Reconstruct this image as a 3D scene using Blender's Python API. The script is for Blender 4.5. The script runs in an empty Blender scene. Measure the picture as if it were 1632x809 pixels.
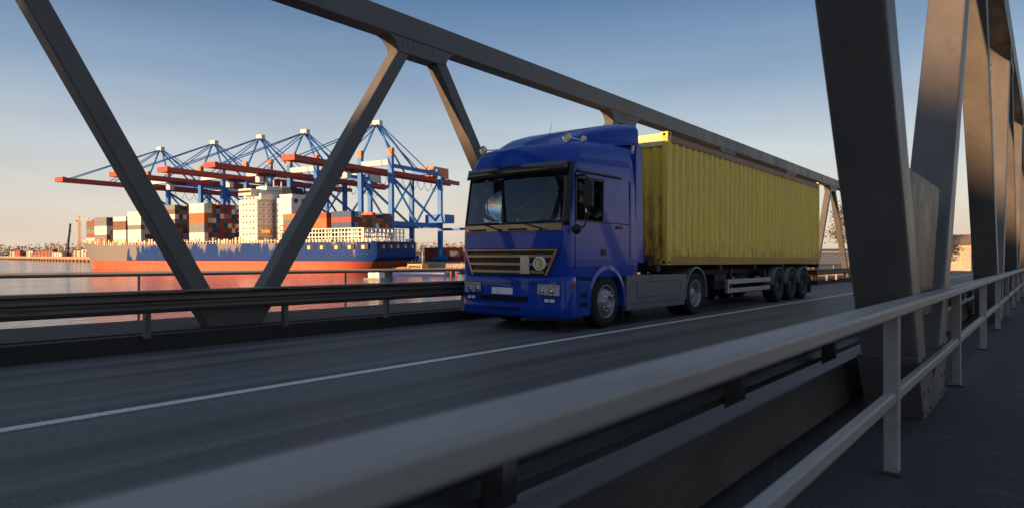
import bpy, bmesh, math, random
from mathutils import Matrix, Vector
R_ = math.radians
random.seed(7)
sc = bpy.context.scene
col = sc.collection

# ---------------------------------------------------------------- camera, sky, sun, exposure
EYE = 1.283                       # eye above the bridge road
YAW, PITCH, ROLL, GRADE = R_(39.446), R_(-0.377), R_(-0.378), R_(-1.032)
cam_d = bpy.data.cameras.new('camera'); cam = bpy.data.objects.new('camera', cam_d); col.objects.link(cam)
sc.camera = cam
fw = Vector((-math.sin(YAW) * math.cos(PITCH), math.cos(YAW) * math.cos(PITCH), math.sin(PITCH)))
rt = Vector((math.cos(YAW), math.sin(YAW), 0)); up = rt.cross(fw)
ax = rt * math.cos(ROLL) + up * math.sin(ROLL); ay = up * math.cos(ROLL) - rt * math.sin(ROLL)
mw = Matrix((ax, ay, -fw)).transposed().to_4x4(); mw.translation = (0, 0, EYE)
cam.matrix_world = mw
cam_d.lens = 36 * 1038.25 / 1632; cam_d.sensor_width = 36
cam_d.clip_start = 0.05; cam_d.clip_end = 12000
cam_d.dof.use_dof = True; cam_d.dof.focus_distance = 11.6; cam_d.dof.aperture_fstop = 2.8

SUN_EL, SUN_AZ = R_(7.5), R_(7)          # low sun behind the camera, a little to the left of the bridge axis
sun_dir = Vector((-math.sin(SUN_AZ) * math.cos(SUN_EL), -math.cos(SUN_AZ) * math.cos(SUN_EL), math.sin(SUN_EL)))
wd = bpy.data.worlds.new('World'); sc.world = wd; wd.use_nodes = True
wn = wd.node_tree.nodes; bg = wn['Background']
sky = wn.new('ShaderNodeTexSky'); sky.sky_type = 'NISHITA'; sky.sun_disc = False
sky.sun_elevation = SUN_EL; sky.sun_rotation = math.pi + SUN_AZ
sky.air_density = 1.25; sky.dust_density = 1.2; sky.ozone_density = 2.5
# evening air: the Nishita sky is blended with a clear dusk gradient that depends on elevation only
wl = wd.node_tree.links.new
gm = wn.new('ShaderNodeNewGeometry'); sxyz = wn.new('ShaderNodeSeparateXYZ'); wl(gm.outputs['Incoming'], sxyz.inputs[0])
neg = wn.new('ShaderNodeMath'); neg.operation = 'MULTIPLY'; neg.inputs[1].default_value = -1; wl(sxyz.outputs[2], neg.inputs[0])
cr_ = wn.new('ShaderNodeValToRGB'); wl(neg.outputs[0], cr_.inputs[0]); E_ = cr_.color_ramp.elements
SKYC = [(0, (.44, .36, .29)), (.06, (.41, .37, .33)), (.14, (.315, .33, .355)), (.24, (.145, .195, .275)), (.36, (.042, .085, .168)), (.50, (.05, .08, .14)), (.68, (.12, .15, .20)), (1, (.15, .175, .215))]
E_[0].position = 0; E_[1].position = 1
for p_, c_ in SKYC[1:-1]: E_.new(p_)
for e_, (p_, c_) in zip(E_, SKYC): e_.position = p_; e_.color = (*c_, 1)
scl = wn.new('ShaderNodeMix'); scl.data_type = 'RGBA'; scl.blend_type = 'MULTIPLY'; scl.inputs[0].default_value = 1; scl.clamp_result = False
wl(cr_.outputs[0], scl.inputs[6]); pass
hzn = wn.new('ShaderNodeTexNoise'); hzm = wn.new('ShaderNodeMapping'); hzm.inputs['Scale'].default_value = (1.6, 1.6, 9); wl(gm.outputs['Incoming'], hzm.inputs[0]); wl(hzm.outputs[0], hzn.inputs[0])
hzn.inputs['Scale'].default_value = 1.7; hzn.inputs['Detail'].default_value = 6
hzr = wn.new('ShaderNodeMapRange'); wl(hzn.outputs[0], hzr.inputs[0]); hzr.inputs[1].default_value = .3; hzr.inputs[2].default_value = .7; hzr.inputs[3].default_value = 7.6; hzr.inputs[4].default_value = 9.0
smx = wn.new('ShaderNodeMix'); wl(hzr.outputs[0], scl.inputs[7]); smx.data_type = 'RGBA'; smx.inputs[0].default_value = .83; wl(sky.outputs[0], smx.inputs[6]); wl(scl.outputs[2], smx.inputs[7])
wl(smx.outputs[2], bg.inputs[0]); bg.inputs[1].default_value = 0.12
sl = bpy.data.lights.new('sun', 'SUN'); sl.energy = 5.0; sl.angle = R_(0.9); sl.color = (1.0, 0.58, 0.28)
so = bpy.data.objects.new('sun', sl); col.objects.link(so)
so.rotation_euler = sun_dir.to_track_quat('Z', 'Y').to_euler(); so.location = (0, -60, 40)
sc.view_settings.view_transform = 'Standard'; sc.view_settings.look = 'None'
sc.view_settings.gamma = 1; sc.view_settings.exposure = 0.95
sc.view_settings.use_curve_mapping = False

# ---------------------------------------------------------------- materials
MATS = {}
def mat(name, c, rough=.6, metal=0, var=.12, scale=3, stretch=(1, 1, 1), c2=None, th=(.45, .65), bump=0, bscale=40,
        coat=0, spec=.5, trans=0, ior=1.45, fine=0):
    m = bpy.data.materials.new(name); m.use_nodes = True
    nt = m.node_tree; n = nt.nodes; L = nt.links.new; b = n['Principled BSDF']
    b.inputs['Roughness'].default_value = rough; b.inputs['Metallic'].default_value = metal
    b.inputs['Specular IOR Level'].default_value = spec; b.inputs['Coat Weight'].default_value = coat
    b.inputs['Coat Roughness'].default_value = .04
    b.inputs['Transmission Weight'].default_value = trans; b.inputs['IOR'].default_value = ior
    b.inputs['Base Color'].default_value = (*c, 1)
    if trans == 0:
        tc = n.new('ShaderNodeTexCoord'); mp = n.new('ShaderNodeMapping'); mp.inputs['Scale'].default_value = stretch
        L(tc.outputs['Object'], mp.inputs[0])
        nz = n.new('ShaderNodeTexNoise'); nz.inputs['Scale'].default_value = scale; nz.inputs['Detail'].default_value = 7
        nz.inputs['Roughness'].default_value = .65
        L(mp.outputs[0], nz.inputs[0])
        rp = n.new('ShaderNodeValToRGB'); L(nz.outputs[0], rp.inputs[0])
        lo = [max(0, x * (1 - var)) for x in c]; hi = [min(1, x * (1 + var)) for x in c]
        rp.color_ramp.elements[0].position = .3; rp.color_ramp.elements[1].position = .7
        rp.color_ramp.elements[0].color = (*lo, 1); rp.color_ramp.elements[1].color = (*hi, 1)
        last = rp.outputs[0]
        if c2:                                    # a second colour in patches: rust, dirt, repairs
            n2 = n.new('ShaderNodeTexNoise'); n2.inputs['Scale'].default_value = scale * 2.3; n2.inputs['Detail'].default_value = 9
            n2.inputs['Roughness'].default_value = .7; L(mp.outputs[0], n2.inputs[0])
            mr = n.new('ShaderNodeMapRange'); L(n2.outputs[0], mr.inputs[0])
            mr.inputs[1].default_value = th[0]; mr.inputs[2].default_value = th[1]
            mx = n.new('ShaderNodeMix'); mx.data_type = 'RGBA'; L(mr.outputs[0], mx.inputs[0]); L(last, mx.inputs[6])
            mx.inputs[7].default_value = (*c2, 1); last = mx.outputs[2]
        if fine:                                  # fine grain (aggregate)
            n3 = n.new('ShaderNodeTexNoise'); n3.inputs['Scale'].default_value = fine; n3.inputs['Detail'].default_value = 3
            L(tc.outputs['Object'], n3.inputs[0])
            mr = n.new('ShaderNodeMapRange'); L(n3.outputs[0], mr.inputs[0]); mr.inputs[1].default_value = .3; mr.inputs[2].default_value = .7
            mr.inputs[3].default_value = .6; mr.inputs[4].default_value = 1.4
            mx = n.new('ShaderNodeMix'); mx.data_type = 'RGBA'; mx.blend_type = 'MULTIPLY'; mx.inputs[0].default_value = 1
            L(last, mx.inputs[6]); L(mr.outputs[0], mx.inputs[7]); last = mx.outputs[2]
        L(last, b.inputs['Base Color'])
        if rough > .12:
            rr = n.new('ShaderNodeMapRange'); L(nz.outputs[0], rr.inputs[0]); rr.inputs[1].default_value = .3; rr.inputs[2].default_value = .7
            rr.inputs[3].default_value = max(.03, rough - .1); rr.inputs[4].default_value = min(1, rough + .1); L(rr.outputs[0], b.inputs['Roughness'])
        if bump:
            nb = n.new('ShaderNodeTexNoise'); nb.inputs['Scale'].default_value = bscale; nb.inputs['Detail'].default_value = 5
            L(mp.outputs[0], nb.inputs[0])
            bp = n.new('ShaderNodeBump'); bp.inputs['Strength'].default_value = bump; bp.inputs['Distance'].default_value = .02
            L(nb.outputs[0], bp.inputs['Height']); L(bp.outputs[0], b.inputs['Normal'])
    MATS[name] = m
    return m
def emat(name, c, s):
    m = mat(name, c); b = m.node_tree.nodes['Principled BSDF']
    b.inputs['Emission Color'].default_value = (*c, 1); b.inputs['Emission Strength'].default_value = s
    return m

asphalt = mat('asphalt', (.095, .091, .091), .62, var=.85, scale=1.7, stretch=(1.5, .016, 1), c2=(.036, .035, .037), th=(.6, .8), fine=45, bump=.25, bscale=70)
walk_m = mat('walkway asphalt', (.030, .031, .035), .82, var=.35, scale=1.3, c2=(.07, .068, .068), th=(.56, .74), fine=60, bump=.5, bscale=45)
conc = mat('kerb concrete', (.042, .035, .031), .85, var=.3, scale=2, stretch=(1, .3, 1), c2=(.05, .042, .036), th=(.45, .7), fine=60, bump=.3)
linep = mat('road paint', (.62, .62, .60), .6, var=.12, scale=9, c2=(.2, .2, .2), th=(.55, .75), fine=60)
steel = mat('bridge steel paint', (.118, .113, .111), .45, var=.16, scale=1.6, stretch=(1.5, 1.5, .35), c2=(.075, .068, .064), th=(.56, .78), bump=.06, bscale=12)
railm = mat('rail steel', (.30, .285, .275), .55, metal=.1, var=.16, scale=3, stretch=(1, .15, 1), c2=(.17, .14, .12), th=(.58, .76), bump=.05)
guardm = mat('galvanised guardrail', (.15, .13, .115), .45, metal=.3, var=.25, scale=2, stretch=(1, .2, 1), c2=(.09, .07, .055), th=(.52, .7))
darksteel = mat('dark steel', (.035, .034, .035), .6, var=.25)
blue = mat('blue truck paint', (.002, .050, .39), .3, var=.08, coat=.42, spec=.2, c2=(.012, .035, .16), th=(.62, .85))
black = mat('black plastic', (.012, .012, .013), .5, var=.2)
gap = mat('panel gap', (.003, .004, .008), .8)
rubber = mat('tyre rubber', (.018, .018, .019), .85, var=.3, scale=6)
rimm = mat('wheel steel', (.30, .31, .34), .38, metal=.6, var=.2, scale=5, c2=(.10, .09, .08), th=(.55, .72))
skirtm = mat('grey skirt plastic', (.12, .126, .145), .45, var=.12, scale=2, c2=(.06, .055, .05), th=(.55, .75))
chrome = mat('chrome', (.75, .75, .76), .08, metal=1, var=.04)
grillm = mat('bronze grille trim', (.36, .25, .16), .30, metal=.7, var=.1)
rim2 = mat('dusty dark rim', (.055, .055, .06), .6, var=.3, scale=5)
lens = mat('clear lens', (.95, .97, 1), .02, trans=1, ior=1.3)
glass = mat('window glass', (.72, .80, .84), .01, trans=1, ior=1.45)
white = mat('white plate', (.88, .89, .9), .4, var=.04)
red_m = mat('red lens', (.35, .03, .015), .25)
amber = mat('amber lens', (.75, .22, .03), .25)
yel = mat('emblem yellow', (.55, .45, .08), .3)
interior = mat('cab interior', (.12, .125, .135), .8, var=.2)
seatm = mat('seat cloth', (.10, .11, .14), .9, var=.2)
paper = mat('paper', (.8, .82, .86), .7, var=.03)
skin = mat('skin', (.45, .25, .16), .55, var=.06)
shirtm = mat('shirt cloth', (.12, .13, .17), .9); trouserm = mat('trouser cloth', (.03, .035, .06), .9); hairm = mat('hair', (.03, .02, .015), .7)
chassism = mat('chassis black', (.016, .016, .018), .6, var=.3, c2=(.06, .045, .035), th=(.6, .8))
guardgrey = mat('underrun aluminium', (.33, .35, .38), .4, metal=.5, var=.1)

def container_paint(name, c, rust, top=.75, amt=.17):
    """weathered box paint: rust creeping up from the bottom edge and down from the top edge, streaked vertically"""
    m = mat(name, c, .55, var=.14, scale=2.4, stretch=(3, 3, .35))
    nt = m.node_tree; n = nt.nodes; L = nt.links.new; b = n['Principled BSDF']
    base = b.inputs['Base Color'].links[0].from_socket
    tc = n.new('ShaderNodeTexCoord'); sx = n.new('ShaderNodeSeparateXYZ'); L(tc.outputs['Object'], sx.inputs[0])
    lo = n.new('ShaderNodeMapRange'); L(sx.outputs[2], lo.inputs[0]); lo.inputs[1].default_value = top; lo.inputs[2].default_value = .1; lo.inputs[3].default_value = 0; lo.inputs[4].default_value = amt
    nz = n.new('ShaderNodeTexNoise'); nz.inputs['Scale'].default_value = 5; nz.inputs['Detail'].default_value = 10; nz.inputs['Roughness'].default_value = .72
    mp = n.new('ShaderNodeMapping'); mp.inputs['Scale'].default_value = (2.2, 2.2, .5); L(tc.outputs['Object'], mp.inputs[0]); L(mp.outputs[0], nz.inputs[0])
    ad = n.new('ShaderNodeMath'); L(nz.outputs[0], ad.inputs[0]); L(lo.outputs[0], ad.inputs[1])
    fr = n.new('ShaderNodeMapRange'); L(ad.outputs[0], fr.inputs[0]); fr.inputs[1].default_value = .58; fr.inputs[2].default_value = .74; fr.inputs[4].default_value = .75
    mx = n.new('ShaderNodeMix'); mx.data_type = 'RGBA'; L(fr.outputs[0], mx.inputs[0]); L(base, mx.inputs[6]); mx.inputs[7].default_value = (*rust, 1)
    L(mx.outputs[2], b.inputs['Base Color'])
    return m
yellow = container_paint('yellow container paint', (.95, .67, .10), (.36, .16, .04))
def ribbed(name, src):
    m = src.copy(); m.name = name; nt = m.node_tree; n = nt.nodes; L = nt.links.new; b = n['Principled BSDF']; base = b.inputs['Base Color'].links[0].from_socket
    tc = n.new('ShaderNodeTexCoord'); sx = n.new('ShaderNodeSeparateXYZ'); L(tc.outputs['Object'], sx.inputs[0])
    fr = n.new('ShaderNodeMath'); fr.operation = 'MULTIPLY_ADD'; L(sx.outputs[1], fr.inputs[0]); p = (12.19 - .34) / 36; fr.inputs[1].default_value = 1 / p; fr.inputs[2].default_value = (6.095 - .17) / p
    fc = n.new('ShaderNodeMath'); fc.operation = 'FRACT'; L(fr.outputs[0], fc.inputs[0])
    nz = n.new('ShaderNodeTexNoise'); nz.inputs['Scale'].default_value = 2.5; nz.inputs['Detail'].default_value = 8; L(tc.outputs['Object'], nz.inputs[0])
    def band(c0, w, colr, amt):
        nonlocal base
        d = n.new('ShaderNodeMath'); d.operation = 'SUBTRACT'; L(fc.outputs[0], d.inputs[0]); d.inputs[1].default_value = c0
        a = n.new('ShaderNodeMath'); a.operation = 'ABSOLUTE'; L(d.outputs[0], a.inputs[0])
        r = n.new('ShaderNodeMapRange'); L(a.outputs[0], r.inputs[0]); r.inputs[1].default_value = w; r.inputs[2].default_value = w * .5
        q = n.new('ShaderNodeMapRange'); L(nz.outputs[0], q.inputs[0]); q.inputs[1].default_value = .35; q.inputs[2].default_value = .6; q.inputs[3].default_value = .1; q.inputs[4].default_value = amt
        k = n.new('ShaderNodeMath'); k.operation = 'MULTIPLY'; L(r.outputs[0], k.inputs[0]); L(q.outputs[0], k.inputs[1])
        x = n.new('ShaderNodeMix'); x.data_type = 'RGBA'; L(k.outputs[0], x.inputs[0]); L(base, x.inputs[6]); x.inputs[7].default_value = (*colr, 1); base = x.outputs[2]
    band(.62, .17, (.40, .24, .05), .55); band(.25, .06, (.93, .80, .34), .8); band(.03, .05, (.93, .80, .34), .6)  # pale lines imitate rib highlights, brown band the groove shade, painted into the colour
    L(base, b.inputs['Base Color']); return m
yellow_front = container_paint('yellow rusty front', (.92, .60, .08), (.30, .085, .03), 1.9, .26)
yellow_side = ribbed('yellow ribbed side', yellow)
railpink = mat('faded top rail', (.36, .20, .115), .55, var=.18, scale=3, stretch=(1, .4, 1), c2=(.17, .085, .05), th=(.55, .72))
railyel = mat('ochre bottom rail', (.46, .27, .05), .55, var=.18, scale=3, c2=(.18, .09, .04), th=(.55, .72))

# ---------------------------------------------------------------- mesh helpers
class MB:
    def __init__(s, off=(0, 0, 0)): s.bm = bmesh.new(); s.o = Vector(off)
    def v(s, p): return s.bm.verts.new(Vector(p) - s.o)
    def f(s, vs, mi=0, sm=False):
        try:
            f = s.bm.faces.new(vs); f.material_index = mi; f.smooth = sm; return f
        except ValueError: return None
    def box(s, a, b, mi=0):
        x0, y0, z0 = a; x1, y1, z1 = b
        p = [s.v(q) for q in ((x0, y0, z0), (x1, y0, z0), (x1, y1, z0), (x0, y1, z0), (x0, y0, z1), (x1, y0, z1), (x1, y1, z1), (x0, y1, z1))]
        for i in ((3, 2, 1, 0), (4, 5, 6, 7), (0, 1, 5, 4), (1, 2, 6, 5), (2, 3, 7, 6), (3, 0, 4, 7)): s.f([p[k] for k in i], mi)
        return s
    def bar(s, p0, p1, w, h, side=(1, 0, 0), mi=0):
        """box beam from p0 to p1, w wide along 'side', h deep across"""
        p0, p1 = Vector(p0), Vector(p1); d = (p1 - p0).normalized(); sd = Vector(side); sd = (sd - d * sd.dot(d)).normalized(); u = d.cross(sd)
        q = []
        for p in (p0, p1):
            for a, b in ((-1, -1), (1, -1), (1, 1), (-1, 1)): q.append(s.v(p + sd * a * w / 2 + u * b * h / 2))
        for i in ((0, 1, 2, 3), (7, 6, 5, 4), (0, 4, 5, 1), (1, 5, 6, 2), (2, 6, 7, 3), (3, 7, 4, 0)): s.f([q[k] for k in i], mi)
        return s
    def tube(s, pts, r, n=8, mi=0, cap=True):
        pts = [Vector(p) for p in pts]; rings = []
        for i, p in enumerate(pts):
            d = (pts[min(i + 1, len(pts) - 1)] - pts[max(i - 1, 0)]).normalized()
            a = d.orthogonal() if abs(d.z) > .9 else d.cross(Vector((0, 0, 1))); a.normalize(); b = d.cross(a)
            rr = r[i] if isinstance(r, (list, tuple)) else r
            rings.append([s.v(p + (a * math.cos(t) + b * math.sin(t)) * rr) for t in [2 * math.pi * k / n for k in range(n)]])
        for A, B in zip(rings, rings[1:]):
            for k in range(n): s.f([A[k], A[(k + 1) % n], B[(k + 1) % n], B[k]], mi, True)
        if cap: s.f(rings[0][::-1], mi); s.f(rings[-1], mi)
        return s
    def lathe(s, c, axis, prof, n=28, mi=0, a0=0, a1=2 * math.pi):
        """prof: (along, radius)"""
        c = Vector(c); ax_ = Vector(axis).normalized(); a = ax_.orthogonal().normalized(); b = ax_.cross(a); rings = []
        for t, r in prof:
            if r < 1e-5: rings.append([s.v(c + ax_ * t)])
            else: rings.append([s.v(c + ax_ * t + (a * math.cos(q) + b * math.sin(q)) * r) for q in [2 * math.pi * k / n for k in range(n)]])
        for A, B in zip(rings, rings[1:]):
            for k in range(n):
                if len(A) == 1 and len(B) == 1: continue
                if len(A) == 1: s.f([A[0], B[k], B[(k + 1) % n]], mi, True)
                elif len(B) == 1: s.f([A[k], B[0], A[(k + 1) % n]], mi, True)
                else: s.f([A[k], B[k], B[(k + 1) % n], A[(k + 1) % n]], mi, True)
        return s
    def prism(s, poly, d, mi=0):
        """poly: 3D points, extruded by vector d"""
        d = Vector(d); A = [s.v(p) for p in poly]; B = [s.v(Vector(p) + d) for p in poly]; n = len(poly)
        s.f(A[::-1], mi); s.f(B, mi)
        for k in range(n): s.f([A[k], A[(k + 1) % n], B[(k + 1) % n], B[k]], mi)
        return s
    def loft(s, rings, closed=True, mi=0, sm=True, cap0=False, cap1=False, skip=None):
        V = [[s.v(p) for p in r] for r in rings]; n = len(V[0])
        for i, (A, B) in enumerate(zip(V, V[1:])):
            for k in range(n if closed else n - 1):
                if skip and skip(i, k): continue
                s.f([A[k], A[(k + 1) % n], B[(k + 1) % n], B[k]], mi, sm)
        if cap0: s.f(V[0][::-1], mi)
        if cap1: s.f(V[-1], mi)
        return s
    def build(s, name, m, parent=None, bevel=0, smooth_angle=None, seg=2, solid=0):
        bmesh.ops.remove_doubles(s.bm, verts=s.bm.verts, dist=1e-5)
        bmesh.ops.recalc_face_normals(s.bm, faces=s.bm.faces)
        me = bpy.data.meshes.new(name); s.bm.to_mesh(me); s.bm.free()
        for q in (m if isinstance(m, (list, tuple)) else [m]): me.materials.append(q)
        o = bpy.data.objects.new(name, me); col.objects.link(o)
        if parent: o.parent = parent
        if solid:
            d = o.modifiers.new('solid', 'SOLIDIFY'); d.thickness = solid; d.offset = -1
        if bevel:
            b = o.modifiers.new('bevel', 'BEVEL'); b.width = bevel; b.segments = seg; b.limit_method = 'ANGLE'; b.angle_limit = R_(35)
            b.harden_normals = True
            for p in me.polygons: p.use_smooth = True
        return o
BRIDGE = []                                    # top-level things that stand on the bridge (tilted with its gradient at the end)
def tag(o, label=None, cat=None, group=None, kind=None, br=False):
    if label: o['label'] = label
    if cat: o['category'] = cat
    if group: o['group'] = group
    if kind: o['kind'] = kind
    if br: BRIDGE.append(o)
    return o
def thing(name, label, cat, loc=(0, 0, 0), rz=0, group=None, br=False):
    o = bpy.data.objects.new(name, None); col.objects.link(o); o.empty_display_size = .5
    o.location = loc; o.rotation_euler.z = rz
    return tag(o, label, cat, group, None, br)
def struct(name, mb, m, br=False, bevel=0): return tag(mb.build(name, m, bevel=bevel), kind='structure', br=br)
def copy_tree(o, parent=None):
    c = o.copy(); col.objects.link(c); c.parent = parent
    for ch in o.children: copy_tree(ch, c)
    return c

# ---------------------------------------------------------------- bridge: deck, road, kerbs
Y0, Y1 = -32, 92
struct('bridge_deck', MB().box((-12.15, Y0, -1.0), (2.6, Y1, -.02)), darksteel, br=True)
def sheet(x0, x1, y0, y1, z, n=1):
    m = MB(); m.f([m.v(p) for p in ((x0, y0, z), (x1, y0, z), (x1, y1, z), (x0, y1, z))]); return m
struct('road', sheet(-9.5, -1.3, Y0, Y1, 0), asphalt, br=True)
ml = MB(); ml.box((-6.03, Y0, .001), (-5.90, Y1, .005))
struct('road_marking', ml, linep, br=True)
struct('kerb_strip', MB().box((-9.72, Y0, -.01), (-9.48, Y1, .22)).box((-1.5, Y0, -.01), (-1.3, Y1, .22)), conc, br=True, bevel=.02)
struct('far_walkway', MB().box((-11.7, Y0, -.01), (-9.722, Y1, .235)), conc, br=True)
struct('near_walkway', MB().box((-1.298, Y0, -.01), (2.5, Y1, .32)), walk_m, br=True)

# ---------------------------------------------------------------- bridge trusses
NB, PAN = 9.05, 8.2                             # a top node and the panel length
ZT, ZB = 5.86, .1
XF, XN = -9.97, -.745
def bolt(m, X, y, z, hx_):
    for sx_ in (-1, 1): m.lathe((X + sx_ * hx_, y, z), (sx_, 0, 0), [(-.004, .017), (.014, .015), (.014, 0)], 6)
def truss(X, label):
    t = thing('bridge_truss', label, 'bridge truss', (X, 5, 0), 0, None, True)
    off = (X, 5, 0)
    MB(off).box((X - .19, NB - 5 * PAN, ZT - .24), (X + .19, NB + 10 * PAN, ZT + .24)).build('top_chord', steel, t, bevel=.03)
    MB(off).box((X - .16, NB - 5 * PAN, -.7), (X + .16, NB + 10 * PAN, -.15)).build('bottom_chord', steel, t)
    for k in range(-4, 10):
        yt = NB + k * PAN + (.7 if k == -1 else 0)
        for sg in (-1, 1):
            yb = NB + k * PAN + sg * PAN / 2 + .2
            a = Vector((X, yt + sg * .22, ZT - .05)); b = Vector((X, yb - sg * .10, ZB - .1))
            MB(off).bar(a, b, .31, .27).build('diagonal', steel, t, bevel=.025)
        # haunched joint under the top chord
        def haunch(zc, yc, s, nm, hw):
            dy = (PAN / 2) / (ZT - ZB)
            P = []
            prof = [(0, .92 * hw), (.06, .78 * hw), (.16, .68 * hw), (.30, .62 * hw)]
            pts = [(yc - w, zc - s * (d + .23)) for d, w in prof] + [(yc + w, zc - s * (d + .23)) for d, w in reversed(prof)]
            gp = MB(off).prism([(X - .172, y, z) for y, z in pts], (.344, 0, 0))
            for q in range(-4, 5):
                for zz in (.10, .20): bolt(gp, X, yc + q * .135 * hw, zc - s * (.23 + zz * .7), .172)
            gp.build(nm, steel, t, bevel=.02)
        haunch(ZT, yt, 1, 'gusset', 1.02)
        ky = .65; yc = NB + k * PAN + PAN / 2 + .2
        pts = [(yc - .52, -.1)] + [(yc - .265 - ky * d, d) for d in (.1, .4, .72)] + [(yc - .20, .62), (yc, .50), (yc + .20, .62)] + [(yc + .265 + ky * d, d) for d in (.72, .4, .1)] + [(yc + .52, -.1)]
        gp = MB(off).prism([(X - .162, y, z) for y, z in pts], (.324, 0, 0))
        for q in (-1, 1):
            for d in (.12, .24, .36, .48, .60):
                for w in (.02, .20): bolt(gp, X, yc + q * (w + ky * d), d, .162)
        gp.build('gusset', steel, t, bevel=.015)
    return t
truss(XF, 'grey steel bridge truss beyond the truck, against the harbour and sky')
truss(XN, 'dark steel bridge truss right beside the walkway, its huge V in front')

# ---------------------------------------------------------------- guardrails and railings
def wprofile(x, z0, h, s):                      # W beam cross-section, s = +1 opens to +x
    pr = [(0, 0), (.035, .02), (.075, .07), (.075, .105), (.02, .14), (.02, .17), (.075, .205), (.075, .24), (.035, .29), (0, .31)]
    k = h / .31
    return [(x + s * a, z0 + b * k) for a, b in pr]
def guardrail(X, s, z0, label):
    g = thing('guardrail', label, 'guardrail', (X, 5, 0), 0, None, True); off = (X, 5, 0)
    m = MB(off); pr = wprofile(X, z0, .27, s)
    m.loft([[(x, Y0, z) for x, z in pr], [(x, Y1, z) for x, z in pr]], closed=False, sm=False).build('beam', guardm, g, solid=.006)
    MB(off).box((X - s * .13, Y0, z0 + .275), (X + s * .09, Y1, z0 + .305)).build('cap_rail', guardm, g, bevel=.01)
    y = -10.7
    while y < 78:
        MB(off).box((X - s * .10, y - .035, .2), (X - s * .005, y + .035, z0 + .27)).build('post', guardm, g)
        MB(off).lathe((X + s * .02, y, z0 + .135), (s, 0, 0), [(0, .022), (.014, .018), (.016, 0)], 8).build('bolt', guardm, g)
        y += 2.05
    return g
guardrail(-9.3, 1, .53, 'brown grey steel guardrail along the far kerb behind the truck')
guardrail(-1.42, -1, .47, 'steel guardrail between the near truss and the road')
# thin outer handrail beyond the far walkway
hr = thing('handrail', 'thin pale pipe handrail on the outer edge of the far walkway', 'handrail', (-11.6, 5, 0), 0, None, True); off = (-11.6, 5, 0)
MB(off).tube([(-11.6, Y0, 1.01), (-11.6, Y1, 1.01)], .042).build('rail', railm, hr)
y = -12
while y < 80:
    MB(off).box((-11.615, y - .015, .235), (-11.585, y + .015, 1.0)).build('post', railm, hr); y += 4.1
# pedestrian railing right in front of the camera
pr_ = thing('railing', 'grey pedestrian railing with wide handrail in the foreground', 'railing', (-.55, 5, .32), 0, None, True); off = (-.55, 5, .32)
MB(off).box((-.605, Y0, 1.036), (-.495, Y1, 1.088)).build('handrail', railm, pr_, bevel=.014, seg=3)
MB(off).box((-.572, Y0, .635), (-.528, Y1, .69)).build('middle_rail', railm, pr_, bevel=.012)
y = -10.1
while y < 78:
    if abs(y - .7) < .1: y += 2.7; continue
    MB(off).box((-.58, y - .035, .30), (-.52, y + .035, 1.03)).build('post', railm, pr_, bevel=.006)
    MB(off).box((-.60, y - .06, .318), (-.50, y + .06, .332)).build('base_plate', darksteel, pr_)
    y += 2.7
cbx = thing('cabinet', 'dark steel cabinet fixed inside the V of the near truss', 'cabinet', (XN, 4.95, .7), 0, None, True)
MB((XN, 4.95, .7)).prism([(XN - .10, 5.15 - .35, .9), (XN - .10, 5.15 + .35, .9), (XN - .10, 5.15 + .85, 1.85), (XN - .10, 5.15 - .85, 1.85)], (.2, 0, 0)).build('housing', black, cbx, bevel=.02)
MB((XN, 4.95, .7)).box((XN - .08, 4.95, .5), (XN + .08, 5.35, .9)).build('foot', darksteel, cbx)
# cable duct bolted inside the near truss
ductm = mat('duct steel', (.07, .062, .057), .6, var=.3, scale=2, stretch=(1, .2, 1), c2=(.04, .033, .03))
dct = thing('cable_duct', 'low dark steel cable duct behind the foreground railing', 'cable duct', (-1.0, 5, .32), 0, None, True)
MB((-1, 5, .32)).box((-1.1, Y0, .36), (-1.0, Y1, .635)).build('duct', ductm, dct, bevel=.01)
y = -10
while y < 78:
    MB((-1, 5, .32)).box((-1.09, y - .03, .3), (-1.02, y + .03, .362)).build('bracket', darksteel, dct); y += 2.05

# ---------------------------------------------------------------- the lorry (tractor)
TX, TY = -7.6, 9.12
tr = thing('truck', 'deep blue truck with raised roof spoiler pulling a yellow container', 'truck', (TX, TY, 0), 0, None, True)
LV = [(0.96, .035, 1.225), (1.1, .03, 1.235), (1.26, .025, 1.238), (1.46, .02, 1.238), (1.66, .02, 1.238), (1.86, .03, 1.238), (1.97, .045, 1.237), (2.35, .10, 1.232), (2.72, .155, 1.226),
      (2.83, .172, 1.222), (2.98, .20, 1.212), (3.10, .228, 1.20), (3.22, .262, 1.18), (3.31, .31, 1.145), (3.365, .385, 1.08), (3.395, .53, .97)]
BOW, RC = .075, .12
def cab_ring(z, yf, hw, t):
    rc = RC + .25 * t; half = []
    fx = hw - rc
    for q in (0, .36, .68, .9, 1.0): half.append((fx * q, yf + BOW * (fx * q / hw) ** 2))
    y0 = half[-1][1]
    for k in range(1, 6):
        a = math.pi / 2 * k / 5; half.append((fx + rc * math.sin(a), y0 + rc * (1 - math.cos(a))))
    for y in (.36, 1.26, 1.80, 2.27, 2.56): half.append((hw, max(y, y0 + rc + .02 + .02 * y)))
    half.append((hw - .03, 2.64)); half.append((.6, 2.66)); half.append((0, 2.66))
    pts = half + [(-x, y) for x, y in reversed(half[1:-1])]
    return [(x, y, z + t * .11 * max(0, y - .4)) for x, y in pts]
rings = [cab_ring(z, yf, hw, max(0, (z - 2.9) / .49)) for z, yf, hw in LV]
NH = 18; NP = len(rings[0])
def open_(i, k):
    k2 = k if k < NH - 1 else NP - 1 - k       # segment index on the half ring
    if 5 <= i < 9 and k2 <= 6: return True      # windscreen
    if 6 <= i < 8 and k2 == 10: return True     # door windows
    return False
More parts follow.
